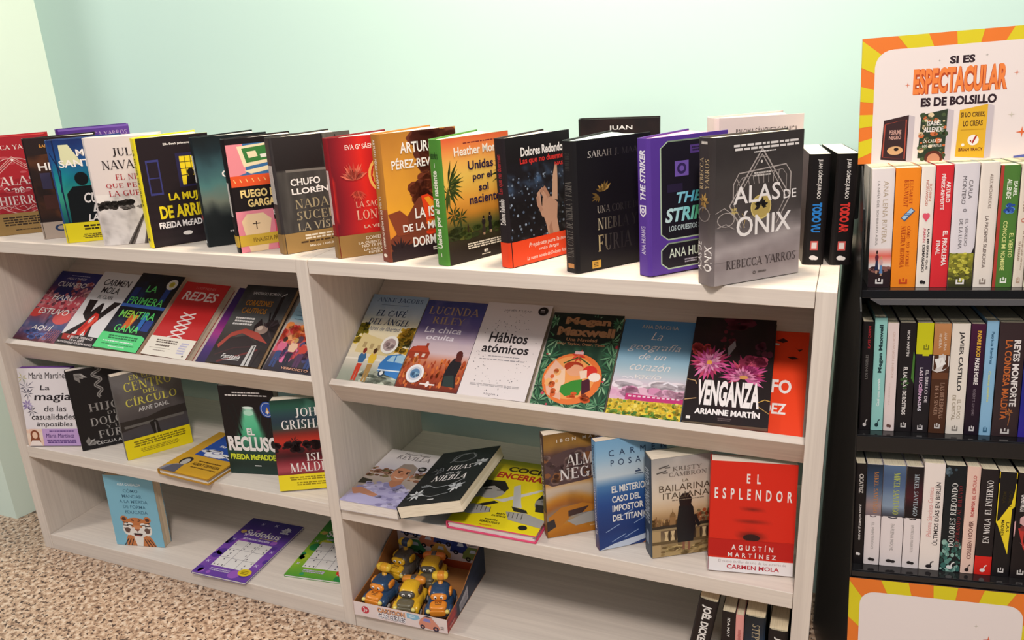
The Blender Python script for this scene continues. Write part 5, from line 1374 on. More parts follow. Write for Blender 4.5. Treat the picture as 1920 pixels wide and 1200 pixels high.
a = Art('D82A1A')
a.F(0, 0, 1, 1, 24, 36, lambda u, v: mix('DC2C1A', '5A1812', max(0, 1 - math.hypot((u - .5) / .2, (v - .66) / .055)) * 1.2 + max(0, 1 - math.hypot((u - .5) / .16, (v - .415) / .025)) * .8 + .8 * max(0, 1 - math.hypot((u - .5) / .24, (v - .53) / .012)) + .35 * max(0, 1 - math.hypot((u - .48) / .2, (v - .57) / .016))))
a.E(.5, .675, .10, .032, '341616').R(.0, .70, 1, .703, 'A8201A')
a.T('EL', .42, .10, .58, .185, W_, b=.025, sp=2.6).T('ESPLENDOR', .05, .235, .95, .335, W_, b=.025, sp=2.1)
a.R(0, .705, 1, .86, 'C01E18').T('AGUSTÍN', .27, .735, .76, .795, W_, b=.02, sp=1.9).T('MARTÍNEZ', .23, .81, .80, .86, W_, b=.02, sp=1.8)
bd = Art().R(0, .875, 1, 1, 'F2ECEC').T('El nuevo thriller de uno de los autores de', .12, .89, .92, .915, 'B8A8A8', b=0).T('CARMEN MOLA', .22, .93, .84, .97, 'C02838', b=.02)
book(pose(1.8105, .0195, Z1, .175, .099), .1490, .2175, .0300, 'scarlet paperback with a veiled face and white band at the shelf right end', GR, a, Art('C8241A', 4), base='D8281A', hard=False, page='F6EADC', band=(bd, Art(nx=4).R(0, .875, 1, 1, 'EEE6E6')), rest=Z1)

# ------------------------------------------------------------------ bottom shelf, right bay: a few spines at the right end
GBR = 'books standing spine out on the right bottom shelf'
s_ = Art('1E1618', 5).T('JOËL DICKER', .22, .06, .82, .5, 'F0ECE8', b=.04, d='d')
s_.T('EL ENIGMA', .3, .55, .7, .92, 'F0ECE8', b=.02, d='d')
spine_out(1.7650, .0180, Z0, 0, .145, .212, .036, 'thick black book leaning to the right on the bottom shelf', GBR, s_, '1A1416', side=-.15, page='F0DDBA', bul=.004)
s_ = Art('1C1416', 5).T('IDA MAY', .42, .07, .62, .30, 'E8E4E0', b=.02, d='d').T('NOCHE', .36, .4, .66, .8, 'E8E4E0', b=.02, d='d')
spine_out(1.8385, .0220, Z0, 0, .135, .190, .0250, 'black paperback upright between the leaning black book and the pink spine', GBR, s_, '181214', page='F0E0C2')
s_ = Art('E8A098', 4).D(.35, .1, .65, .6, 1, 'C87A74', 3).T('AMOR', .3, .2, .7, .4, 'C8706A', b=0, d='d')
spine_out(1.8640, .0230, Z0, 0, .135, .187, .0150, 'thin salmon pink paperback on the right bottom shelf', GBR, s_, 'E49A92', page='F0E0C2')
s_ = Art(nx=5)
s_.F(0, 0, 1, 1, 12, 16, lambda u, v: ramp(['1A2026', '1E2C3C', '2A4A6E', '1E2E44', '141A20'], v + .2 * u - .1))
s_.T('STEPHEN', .38, .08, .74, .42, 'B8A888', 'serif', d='d').T('KING', .38, .48, .74, .68, 'B8A888', 'serif', d='d')
spine_out(1.8810, .0180, Z0, 0, .140, .196, .0370, 'dark blue book with bronze serif spine on the right bottom shelf', GBR, s_, '161C22', page='F0DDBA', bul=.004)
s_ = Art('1A1416', 5).T('JAMES', .3, .08, .72, .38, 'F0ECE8', b=.03, sh=.1, d='d').T('PATTERSON', .3, .44, .72, .9, 'F0ECE8', b=.03, sh=.1, d='d')
spine_out(1.9240, .0160, Z0, 0, .140, .178, .0340, 'black book touching the right side panel on the bottom shelf', GBR, s_, '181214', page='F0DDBA', bul=.004)

# ------------------------------------------------------------------ cardboard tray of toy cars
TX, TY, TYAW = 1.0265, -.0135, .04
TM = Matrix.Translation((TX, TY, ZB + .0003)) @ Matrix.Rotation(TYAW, 4, 'Z')
TW, TD = .233, .225
tray = thing('display_tray', 'printed cardboard display tray of toy cars on the right bottom shelf', 'box', TM)
ct = .0018
m = MB()
m.box((0, 0, 0), (TW, TD, ct), lin('B07A48'))
m.build('tray_floor', M_PRINT, tray)


def tray_side(x, outer):
    m = MB()
    pr = [(0, ct), (TD, ct), (TD, .098), (.17, .082), (.09, .046), (0, .036)]
    m.prism(pr, x, x + ct, lin('A86E3E'), axis=0)
    A = Art()
    A.F(0, 0, 1, 1, 12, 6, lambda u, v: mix('C03A3A' if u < .22 else '1E2A42', '2E3E5E', max(0, nz(u, v, 5, 3))))
    A.P([(.3, .42), (.52, .28), (.52, .86), (.3, .92)], 'B8B4BC').D(.31, .5, .5, .85, 7, '7A7680', 3)
    A.T('SERIES', .05, .72, .18, .86, 'E8B0A8', b=.02)

    def mp(u, v, e):
        y = u * TD
        k = 0
        for (ya, za), (yb, zb) in zip([(0, .036), (.09, .046), (.17, .082)], [(.09, .046), (.17, .082), (TD, .098)]):
            if ya <= y <= yb + 1e-9:
                k = za + (zb - za) * (y - ya) / (yb - ya)
        return (x + (ct + e if outer > 0 else -e), y, ct + (k - ct) * (1 - v))
    A.emit(m, mp)
    m.build('side_wall', M_PRINT, tray)


tray_side(0, -1)
tray_side(TW - ct, 1)
m = MB()
m.box((ct, 0, ct), (TW - ct, ct, .036), lin('A86E3E'))
m.box((0, -.0004, 0), (TW, 0, .037), lin('EADAD8'))
A = Art('EADAD8')
A.E(.125, .5, .042, .27, 'C83A4A', 24).T('3+', .103, .32, .147, .68, 'F4E4E4', b=.02)
for dx, c in ((.006, '22264A'), (0, 'F4F0F0')):
    for t_, y0, y1, k in (('CARTOON', .10, .46, 'E8A878'), ('CAR SERIES', .46, .86, 'F4F2F6')):
        A.T(t_, .26, y0 + dx * 4, .56, y1 + dx * 4, c if c != 'F4F0F0' else k, b=.07 if c == '22264A' else .02)
A.P([(.58, .08), (.70, .1), (.72, .3), (.66, .5), (.58, .42)], '8ABCD8').D(.6, .16, .69, .38, 2, 'E0F0F8', 3)
A.P([(.70, .66), (.72, .34), (.76, .1), (.84, .08), (.9, .5), (.93, .8), (.86, .94), (.72, .86)], 'D8907A').P([(.745, .4), (.77, .2), (.82, .2), (.83, .45)], '8A8AC8').P([(.76, .1), (.8, -.02), (.86, .06)], '2A2A3A').O(.88, .84, .03, .18, .4, '3A3448').O(.74, .84, .025, .16, .4, '3A3448').D(.93, .55, .98, .8, 2, '8A7A7A', 4)
A.emit(m, lambda u, v, e: (u * TW, -.0004 - e, .037 * (1 - v)))
m.build('front_wall', M_PRINT, tray)
m = MB()
BT = .19


def bmp(u, v, e):
    z = ct + (BT - ct) * (1 - v)
    return (ct * 1.5 + u * (TW - 3 * ct), TD - .004 - e - z * .02, z)


m.add([bmp(0, 0, 0), bmp(1, 0, 0), bmp(1, 1, 0), bmp(0, 1, 0), bmp(0, 0, -ct), bmp(1, 0, -ct), bmp(1, 1, -ct), bmp(0, 1, -ct)], [(0, 1, 2, 3), (4, 5, 6, 7), (0, 1, 5, 4), (1, 2, 6, 5), (2, 3, 7, 6), (3, 0, 4, 7)], lin('A86E3E'))
A = Art('E2D0CE')
A.G(0, .88, 1, 1, 'B8522E', 'A8442A')
for i, (x, y, c) in enumerate([(.16, .50, '5A6AA8'), (.36, .64, 'C87A5A'), (.55, .56, '3A4A8A'), (.74, .66, '2A3A7A'), (.5, .76, 'D8A24A'), (.88, .74, '7A8A4A'), (.2, .76, '4A8A5A')]):
    A.P([(x - .12, y + .09), (x - .10, y), (x - .04, y - .10), (x + .06, y - .10), (x + .10, y), (x + .13, y + .03), (x + .12, y + .1)], c).P([(x - .03, y - .01), (x - .01, y - .06), (x + .04, y - .06), (x + .05, y - .01)], 'C8D0E0').O(x - .05, y + .09, .03, .035, .4, '22202A').O(x + .06, y + .09, .03, .035, .4, '22202A').L([(x - .04, y - .12), (x + .06, y - .13)], .012, '2A2A3A')
A.emit(m, bmp)
m.build('back_card', M_PRINT, tray)


def superell(mb, c, r, e, col, nu=20, nv=12, T=None):
    def sg(q, p):
        return math.copysign(abs(q) ** p, q)
    vs = []
    for j in range(nv + 1):
        a = -pi / 2 + pi * j / nv
        for i in range(nu):
            b = 2 * pi * i / nu
            p = (c[0] + r[0] * sg(cos(a), e) * sg(cos(b), e), c[1] + r[1] * sg(cos(a), e) * sg(sin(b), e), c[2] + r[2] * sg(sin(a), e))
            vs.append(T(p) if T else p)
    fs = [(j * nu + i, j * nu + (i + 1) % nu, (j + 1) * nu + (i + 1) % nu, (j + 1) * nu + i) for j in range(nv) for i in range(nu)]
    mb.add(vs, fs, col, 0, True)


GC = 'toy cars in the cardboard tray'


def toy_car(lx, ly, th, label, body, trim, hood, glass, siren=True, sc=1.13, s2='F0A030', tail=None):
    M = TM @ Matrix.Translation((lx, ly, ct + .0006)) @ Matrix.Rotation(radians(th), 4, 'Z') @ Matrix.Scale(1, 4)
    r = thing('toy_car', label, 'toy car', M, GC)
    k = sc

    def P(name, fn):
        m = MB()
        fn(m)
        o = m.build(name, M_PLASTIC, r)
        return o
    B_, T_, H_, G_ = lin(body), lin(trim), lin(hood), lin(glass)

    def taper(p):
        x, y, z = p
        f = 1 - .12 * max(0, (z - .02 * k) / (.03 * k))
        return (x * f, y, z)

    def body_(m):
        superell(m, (0, 0, .021 * k), (.0265 * k, .039 * k, .0145 * k), .55, B_, T=taper)
        superell(m, (0, .007 * k, .039 * k), (.0225 * k, .0235 * k, .0165 * k), .65, B_, T=taper)
        for s in (-1, 1):
            for y in (-.022 * k, .023 * k):
                superell(m, (s * .0215 * k, y, .018 * k), (.0075 * k, .0125 * k, .0125 * k), .8, B_)
    P('car_body', body_)
    P('hood', lambda m: (superell(m, (0, -.0265 * k, .0325 * k), (.0175 * k, .0125 * k, .0055 * k), .6, H_), superell(m, (0, -.0375 * k, .024 * k), (.0165 * k, .0035 * k, .0075 * k), .6, H_)))
    w = P('windscreen', lambda m: superell(m, (0, -.0145 * k, .0445 * k), (.0165 * k, .0045 * k, .0075 * k), .7, G_))

    def eyes(m):
        for s in (-1, 1):
            m.ellipsoid((s * .0065 * k, -.0188 * k, .0455 * k), (.0036 * k, .0012 * k, .0034 * k), lin('F4F0EC'))
            m.ellipsoid((s * .0058 * k, -.0199 * k, .0452 * k), (.0018 * k, .0008 * k, .0018 * k), lin('1A1614'))
    me = MB()
    eyes(me)
    me.build('eyes', M_PLASTIC, w)
    P('side_window', lambda m: superell(m, (-.0205 * k, .008 * k, .042 * k), (.0035 * k, .011 * k, .0075 * k), .7, T_))
    P('side_window', lambda m: superell(m, (.0205 * k, .008 * k, .042 * k), (.0035 * k, .011 * k, .0075 * k), .7, T_))
    for s in (-1, 1):
        P('headlight', lambda m: m.ellipsoid((s * .019 * k, -.0365 * k, .0265 * k), (.0048 * k, .0042 * k, .0048 * k), lin('F0DC7A')))
        for y in (-.022 * k, .023 * k):
            def wh(m):
                m.tube([(s * .0225 * k, y, .0115 * k), (s * .0245 * k, y, .0115 * k), (s * .0282 * k, y, .0115 * k), (s * .0290 * k, y, .0115 * k)], [.009 * k, .0113 * k, .0113 * k, .0095 * k], lin('2A2628'), 0, 20)
                m.tube([(s * .0288 * k, y, .0115 * k), (s * .0298 * k, y, .0115 * k)], [.0066 * k, .005 * k], lin('D8D2CE'), 0, 16)
            P('wheel', wh)
    if siren:
        def sr(m):
            m.tube([(0, .016 * k, .052 * k), (0, .018 * k, .066 * k)], .0052 * k, lin(s2), 0, 12)
            superell(m, (0, .018 * k, .0715 * k), (.0165 * k, .0085 * k, .0075 * k), .6, lin('F2C83C'))
            superell(m, (.002 * k, .0165 * k, .0725 * k), (.0085 * k, .0088 * k, .0078 * k), .6, lin(tail or s2))
        P('roof_siren', sr)
    else:
        def sp(m):
            superell(m, (0, .031 * k, .046 * k), (.0255 * k, .0075 * k, .0085 * k), .55, lin(s2))
            superell(m, (0, .031 * k, .0475 * k), (.0065 * k, .0082 * k, .0088 * k), .6, lin('5A5450'))
            m.tube([(-.015 * k, .028 * k, .03 * k), (-.015 * k, .03 * k, .045 * k)], .0035 * k, lin(s2))
            m.tube([(.015 * k, .028 * k, .03 * k), (.015 * k, .03 * k, .045 * k)], .0035 * k, lin(s2))
        P('rear_spoiler', sp)
    A = Art()
    if not siren:
        A.R(.3, .35, .7, .42, '8A8478')
    else:
        A.T('SOS', .22, .12, .78, .5, '5A3420', b=.03).D(.25, .6, .75, .8, 1, '7A4A28', 2)
    m = MB()
    A.emit(m, lambda u, v, e: ((u - .5) * .026 * k, (-.0345 + .016 * (1 - v)) * k, .0382 * k + e))
    m.build('hood_marking', M_PLASTIC, r)
    return r


BL, ORG, GRY, YE = '2A4A6E', 'EE9230', '5A544E', 'F0BC2A'
toy_car(.0420, .056, -4, 'blue toy car with orange windows at the left front of the tray', BL, ORG, ORG, ORG, s2='F0B030')
toy_car(.1175, .052, 8, 'yellow toy car with grey bonnet at the front middle of the tray', YE, '5A3A2A', '6E6650', '57524C', siren=False, s2='F09A38')
toy_car(.1885, .064, 16, 'blue toy car with orange bonnet at the right front of the tray', BL, ORG, ORG, ORG, s2='EE9A34')
toy_car(.1240, .149, 8, 'yellow toy car with grey bonnet behind the other yellow car', YE, '5A3A2A', '6E6650', '57524C', siren=False, s2='EE8434')
toy_car(.0440, .160, -6, 'grey toy car with yellow windows at the left back of the tray', GRY, YE, YE, YE, tail='2A4468', s2='E0A83A')

# ------------------------------------------------------------------ black floor stand of pocket books
SM = pose(2.072, .056, .370, .09, .07, .04)
UL, UR = -.024, .262
stand = thing('book_stand', 'black cardboard floor stand of pocket books with striped header, right of the bookcase', 'display stand', SM)
VB = -.3725
V1, V2, V3 = .494, .2418, 0.
D1, D2, D3 = .017, .0257, 0.


def sp_(name, a, b, mat=M_BLACK, bevel=.0008):
    m = MB()
    m.box(a, b)
    return m.build(name, mat, stand, bevel)


M_GLOSS = plain('glossy_black_board', (.010, .009, .010, 1), .09)
for a, b, fl in ((UL, UL + .003, 1), (UR - .003, UR, 0)):
    m = MB()
    m.prism([(-.024, VB), (.31, VB), (.290, .56), (.06, .60), (.043, .688), (-.008, .625), (-.008, V1 - .012), (-.024, V1 - .03)], a, b, axis=0)
    if fl:   # the left cheek splays outwards towards the wall
        m.v = [(x - max(0, (d - .02) / .28) * max(0, .037 - .0445 * (v - VB - .0)), d, v) for x, d, v in m.v]
    m.build('side_panel', M_BLACK, stand, .0008)
e_ = .0034
sp_('back_panel', (UL + e_, .160, VB), (UR - e_, .1645, .69))
for v, d in ((V1, D1), (V2, D2), (V3, D3)):
    sh = sp_('shelf', (UL + e_, d - .022, v - .013), (UR - e_, .159, v - .0004), M_GLOSS)
m = MB()
m.prism([(UL + .016, V1 - .0135), (UR - .016, V1 - .0135), (UR - .03, V1 - .0225), (UL + .03, V1 - .0225)], D1 - .030, D1 - .0235, axis=1)
m.build('price_rail', M_RAIL, stand)
for v, d in ((V2, D2), (V3, D3)):
    sp_('front_ledge', (UL + e_, d - .024, v - (.03 if v else .013)), (UR - e_, d - .0223, v - .002), M_GLOSS)


def sunburst(A, bx, by, r, asp, foot=None):
    OC, YC = 'E97A2C', 'DCCB22'
    n = 15
    cx, cy = .5, .62

    def edge(a):
        dx, dy = cos(a), sin(a)
        t = min((1 - cx) / dx if dx > 1e-6 else (-cx / dx if dx < -1e-6 else 9), (1 - cy) / dy if dy > 1e-6 else (-cy / dy if dy < -1e-6 else 9))
        return (cx + dx * t, cy + dy * t), a
    A.R(0, 0, 1, 1, OC)
    for i in range(n):
        a0, a1 = 2 * pi * (i + .1) / n, 2 * pi * (i + .6) / n
        pts = [(cx, cy)] + [edge(a0 + (a1 - a0) * k / 6)[0] for k in range(7)]
        A.P(pts, YC)
    p = []
    for qx, qy, s0 in ((1 - bx - r, by + r * asp, -90), (1 - bx - r, (foot or 1 - by) - r * asp, 0), (bx + r, (foot or 1 - by) - r * asp, 90), (bx + r, by + r * asp, 180)):
        p += [(qx + r * cos(radians(s0 + 15 * k)), qy + r * asp * sin(radians(s0 + 15 * k))) for k in range(7)]
    A.P(p, 'EBDEDA')


def spark(A, x, y, r, c, asp):
    A.P([(x, y - r * asp), (x + r * .16, y - r * .16 * asp), (x + r, y), (x + r * .16, y + r * .16 * asp), (x, y + r * asp), (x - r * .16, y + r * .16 * asp), (x - r, y), (x - r * .16, y - r * .16 * asp)], c)


def sign(name, u0, u1, v0, v1, d, A, lab=None):
    m = MB()
    m.box((u0, d, v0), (u1, d + .003, v1), lin('2A2426'))
    A.emit(m, lambda x, y, e: (u0 + x * (u1 - u0), d - e, v1 - y * (v1 - v0)))
    return m.build(name, M_PRINT, stand)


def slogan(A, y0, k, asp):
    """the three title lines, y0 = top, k = height scale"""
    A.T('SI ES', .435, y0, .555, y0 + .075 * k, '2E1A22', b=.05)
    A.T('ESPECTACULAR', .265, y0 + .105 * k, .715, y0 + .355 * k, 'B8481E', b=.075)
    A.T('ESPECTACULAR', .262, y0 + .100 * k, .712, y0 + .350 * k, 'EE8440', b=.035)
    A.T('ES DE BOLSILLO', .305, y0 + .385 * k, .67, y0 + .475 * k, '2E1A22', b=.05)
    spark(A, .235, y0 + .25 * k, .014, 'D87858', asp)
    spark(A, .755, y0 + .2 * k, .016, 'D87858', asp)
    spark(A, .385, y0 + .035 * k, .007, 'A8A098', asp)
    spark(A, .61, y0 + .015 * k, .009, 'A8A098', asp)


H0, H1, HU0, HU1 = .690, .882, -.0290, .2560
asp = (HU1 - HU0) / (H1 - H0)
A = Art()
sunburst(A, .068, .10, .09, asp, 1.3)
slogan(A, .185, .80, asp)
# three pictured books
for x0, x1, yt, c, kind in ((.125, .250, .655, '3A2426', 0), (.312, .440, .625, '2E3A28', 1), (.498, .632, .605, 'E0AE2A', 2)):
    yb = yt + .40
    A.P([(x1, yt - .035), (x1 + .03, yt - .02), (x1 + .025, min(.995, yb - .02)), (x1 - .005, min(.995, yb))], 'C8BCC0')
    A.P([(x0, yt), (x1, yt - .035), (x1 - .004, min(.99, yb)), (x0 - .01, min(.97, yb - .03))], c)
    w_ = x1 - x0
    if kind == 0:
        A.L([(x0 + .008, yt + .03), (x1 - .012, yt), (x1 - .014, .97), (x0, .95), (x0 + .008, yt + .03)], .006, 'B04A3A')
        A.T('PERFUME', x0 + .03, yt + .08, x1 - .035, yt + .115, 'D8A89A', b=.02).T('NEGRO', x0 + .03, yt + .125, x1 - .035, yt + .155, 'D8A89A', b=.02).E(x0 + w_ / 2, yt + .245, .04, .035, 'D8A878').E(x0 + w_ * .55, yt + .235, .012, .014, '2A1A14')
    elif kind == 1:
        A.blobs(x0, yt, x1 - .006, .99, 60, .012, .016, ['4A5A38', '3A4A2E', 'C86A3A', '5A6A3E', 'E0C8A0'], 3)
        A.T('ISABEL', x0 + .03, yt + .05, x1 - .025, yt + .09, W_, b=.02).T('ALLENDE', x0 + .015, yt + .1, x1 - .015, yt + .14, W_, b=.02).T('LA CASA DE', x0 + .015, yt + .2, x1 - .02, yt + .225, 'E8E0D4', b=.01).T('LOS ESPÍRITUS', x0 + .012, yt + .235, x1 - .02, yt + .26, 'E8E0D4', b=.01)
        A.E(x0 + w_ * .55, .97, .045, .055, '5A2A1E').E(x0 + w_ * .55, .985, .032, .05, 'C88A6A')
    else:
        A.T('SI LO CREES,', x0 + .006, yt + .02, x1 - .01, yt + .065, '5A3A14', b=.03).T('LO CREAS', x0 + .02, yt + .085, x1 - .02, yt + .13, '5A3A14', b=.03).R(x0 + .01, yt + .155, x1 - .012, yt + .16, 'B8881A').E(x0 + w_ * .55, yt + .24, .027, .042, 'F0EAE4').E(x0 + .025, yt + .275, .008, .012, 'F0EAE4').L([(x0 + w_ * .45, yt + .24), (x0 + w_ * .52, yt + .265), (x0 + w_ * .66, yt + .205)], .009, 'A82A1E', asp).T('BRIAN TRACY', x0 + .006, yt + .30, x1 - .012, yt + .325, '6A2A1A', b=.03)
spark(A, .745, .66, .018, 'D0C8B8', asp)
spark(A, .80, .80, .03, 'E06A3A', asp)
spark(A, .88, .45, .02, 'E06A3A', asp)
A.P([(.77, .985), (.9, .96), (.9, 1), (.77, 1)], '5A64A8')
sign('header_sign', HU0, HU1, H0, H1, .045, A)
A = Art()
L0, L1 = -.36, -.0135
asp2 = (UR - UL) / (L1 - L0)
sunburst(A, .062, .070, .085, asp2)
spark(A, .70, .20, .014, 'B8B0A0', asp2)
spark(A, .77, .27, .03, 'DE6A4A', asp2)
slogan(A, .365, .5, asp2)
sign('lower_sign', UL, UR, L0, L1, -.0275, A)

GS = ('pocket books on the stand top row', 'pocket books on the stand middle row', 'pocket books on the stand bottom row')


def stand_row(row, u0, px0, k, v, d, items):
    for p0, p1, h, base, hardish, label, fn in items:
        t = (p1 - p0) / k - .0008
        s = Art(base, 6)
        if fn:
            fn(s)
        M = SM @ Matrix.Translation((u0 + (p0 - px0) / k + t, d, v)) @ Matrix.Rotation(pi / 2, 4, 'Z')
        book(M, .120, h, t, label, GS[row], None, s, base=base, hard=False, page='EBDDC0', bul=.0009)


def pub(s, c, y=.93, x=.5):
    """the little publisher's cup mark"""
    s.P([(x - .17, y - .022), (x - .10, y - .022), (x - .10, y + .006), (x + .10, y + .006), (x + .10, y - .022), (x + .17, y - .022), (x + .17, y + .02), (x - .17, y + .02)], c).R(x - .03, y - .03, x + .03, y - .004, c)


def rnd_mark(s, c, y=.94):
    s.E(.42, y, .14, .016, c, 12).E(.6, y + .004, .12, .014, c, 12)


def curl(s, c, y=.93):
    s.E(.48, y + .01, .16, .018, c, 12).L([(.55, y), (.6, y - .03), (.72, y - .04)], .07, c, .15)


def r1(s):
    s.G(0, .66, 1, .8, 'E8D8D4', 'E0685A', 'E8D0C8').R(0, .85, 1, 1, '2A1A1E').blobs(0, .83, 1, .86, 20, .12, .012, ['3A2428', '8A5A54'], 3)
    s.T('ANA LENA RIVERA', .52, .10, .74, .62, 'B8A48A', b=-.004, d='d').T('LA NIÑA DEL SOMBRERO AZUL', .26, .10, .38, .64, '8A8480', b=-.004, d='d')
    s.person(.36, .88, .2, '2A1A1A', '5A2030', '1E2A4A', skirt=True, wd=2.2).person(.56, .9, .17, 'C89A6A', 'C8A0A0', '5A86B8', skirt=True, wd=2.4)
    pub(s, 'F0E8E4', .95)


def r2(s):
    s.T('ELÍSABET', .58, .10, .74, .30, 'B03A12', 'serif', d='d').T('BENAVENT', .36, .10, .54, .32, 'B03A12', 'serif', d='d').T('CÓMO (NO) ESCRIBÍ', .56, .48, .72, .82, 'B03A12', 'serif', d='d').T('NUESTRA HISTORIA', .32, .48, .5, .83, 'B03A12', 'serif', d='d')
    s.P([(.28, .41), (.68, .325), (.84, .355), (.44, .44)], '4A5A78').P([(.32, .408), (.68, .333), (.78, .353), (.42, .428)], 'A8C8E4').D(.42, .37, .66, .395, 2, '3A5A8A', 3)
    pub(s, 'C8401A', .95)


def r3(s):
    s.T('ROBIN', .6, .14, .78, .28, 'C88A7A', b=.01, d='d').T('NORWOOD', .36, .11, .54, .32, 'C87A6A', b=.01, d='d').E(.38, .40, .16, .022, 'E0566A').E(.6, .40, .16, .022, 'E0566A').P([(.24, .408), (.74, .408), (.5, .45)], 'E0566A')
    s.T('LAS MUJERES QUE', .62, .51, .8, .85, '2A2426', b=.02, d='d').T('AMAN', .34, .50, .54, .62, 'D87A84', b=.02, d='d').T('DEMASIADO', .34, .64, .54, .87, '2A2426', b=.02, d='d')
    rnd_mark(s, '2A2426', .955)


def r4(s):
    s.T('ARTURO', .62, .13, .86, .30, 'F4E0DC', b=.03, d='d').T('PÉREZ-REVERTE', .32, .07, .58, .36, 'F4E0DC', b=.03, d='d').T('EL PROBLEMA', .58, .53, .86, .82, 'F4E0DC', b=.03, d='d').T('FINAL', .22, .61, .46, .73, 'F4E0DC', b=.03, d='d')


def r5(s):
    s.F(0, .72, 1, 1, 12, 16, lambda u, v: mix('2A2A1A', ['A8A030', '7A7A2A', 'C8C04A'][int(3 * abs(nz(u, v, 7, 2))) % 3], 1 - v * .9)).P([(.72, .8), (1, .66), (1, 1), (.72, 1)], '241E20').blobs(0, .72, .9, .95, 50, .1, .012, ['B8B040', '8A8A30', '6A6A24', 'D0C850'], 4)
    s.T('CARLA', .6, .13, .76, .28, '6A6468', b=0, d='d').T('MONTERO', .34, .10, .5, .32, '6A6468', b=0, d='d').O(.5, .37, .08, .012, .5, '8A8488').T('EL VIÑEDO', .56, .44, .7, .66, '7A7478', b=0, d='d').T('DE LA LUNA', .32, .44, .46, .68, '7A7478', b=0, d='d')
    pub(s, 'F0E8E4', .955)


def r6(s):
    s.T('ALEX MICHAELIDES', .5, .09, .66, .36, '8A7A70', b=.004, d='d').T('LA PACIENTE SILENCIOSA', .40, .42, .58, .84, '6A5A54', b=.01, d='d')
    pub(s, '8A7A70', .955)


def r7(s):
    s.R(0, 0, .16, 1, 'A83A30').T('ISABEL', .70, .13, .9, .25, 'E8ECD8', b=.02, d='d').T('ALLENDE', .36, .11, .6, .27, 'E8ECD8', b=.02, d='d').blobs(.4, .32, .8, .38, 12, .12, .014, ['3A6AB8', '5A8AD0', '2A4A98'], 3).T('EL VIENTO', .68, .55, .9, .75, 'D8DC8A', b=.02, d='d').T('CONOCE MI NOMBRE', .32, .45, .54, .86, 'D8DC8A', b=.02, d='d')
    pub(s, 'F0F0E4', .945, .55)


def r8(s):
    s.T('ROBIN SHARMA', .4, .11, .68, .38, '8A6A54', b=.01, d='d').O(.52, .45, .2, .018, .6, 'C87A6A').T('EL MONJE QUE VENDIÓ', .56, .54, .76, .86, '8A6A54', b=.004, d='d').T('SU FERRARI', .26, .62, .46, .78, '8A6A54', b=.004, d='d')
    pub(s, 'B89A84', .945)


def r9(s):
    s.R(0, .68, 1, .94, 'A8582A').D(.3, .1, .7, .5, 1, '8A6A4A', 3)


stand_row(0, -.010, 1625, 1228, V1, D1, [
    (1625, 1666.5, .190, 'E9DEDC', 0, 'white pocket book with a red skyline and couple, leftmost on the top row', r1),
    (1667, 1711.5, .190, 'F28A1E', 0, 'bright orange pocket book with a tilted phone on its spine', r2),
    (1712, 1736.5, .191, 'EDE2D8', 0, 'cream pocket book with a small pink heart on the spine', r3),
    (1737, 1767.5, .192, 'D82C34', 0, 'plain red pocket book with white title on the stand top row', r4),
    (1768, 1811, .193, 'DCD4D8', 0, 'pale grey pocket book with yellow foliage at the spine foot', r5),
    (1812, 1844.5, .193, 'E6DACF', 0, 'pale cream pocket book between the foliage and green spines', r6),
    (1845, 1878, .188, '4E7A34', 0, 'green pocket book with a red edge and blue flower', r7),
    (1879, 1897, .189, 'E0D2C2', 0, 'slim beige pocket book right of the green spine', r8),
    (1898, 1931, .194, 'F0E4CC', 0, 'cream pocket book with a brown lower block, rightmost on the top row', r9)])


def m0(s):
    s.T('KATE QUINN', .5, .04, .76, .24, 'B82A34', b=.02, d='u').T('LOS INVISIBLES', .36, .3, .58, .52, '8A8480', b=0, d='u')
    curl(s, 'D8D0CC', .94)


def m1(s):
    s.T('Megan Maxwell', .38, .06, .78, .48, '1E3A3E', b=.04, d='u').T('Casi una novela', .4, .53, .62, .78, 'EAF4F2', b=.03, d='u')
    curl(s, '1E3A3E', .94)


def m2(s):
    s.T('ROBIN NORWOOD', .5, .08, .7, .5, 'D8B8AC', b=0, d='u').T('MUJERES', .34, .55, .5, .75, 'D8C4BC', b=0, d='u')
    rnd_mark(s, '6A4A44', .95)


def m3(s):
    s.P([(.9, .25), (1, .3), (1, .55), (.82, .5)], '4A7A34').T('IBON MARTÍN', .46, .07, .66, .30, 'E8E0DC', b=.02, d='d').T('EL LADRÓN DE ROSTROS', .34, .4, .64, .84, 'F0E8E4', b=.03, d='d').blobs(.2, .5, .6, .6, 8, .1, .01, ['3A5A2E'], 3)
    pub(s, 'D8D0CC', .94)


def m4(s):
    s.R(0, 0, 1, .28, 'CFCB1A').G(0, .28, 1, 1, '2A1E34', '2E2434', '1E1A1E', '241E20').P([(.4, .28), (.8, .28), (.8, .295), (.4, .295)], 'CFCB1A')
    pub(s, '7A7A1A', .22, .6)
    s.T('EL BRILLO DE', .66, .42, .84, .72, 'D0C8CC', b=.02, d='d').T('LAS LUCIÉRNAGAS', .28, .40, .54, .80, 'D8A8D0', b=.03, d='d', grad=['E8E0E4', 'D8A0C8', 'E0E0E8'])
    pub(s, 'D8D0D0', .955)


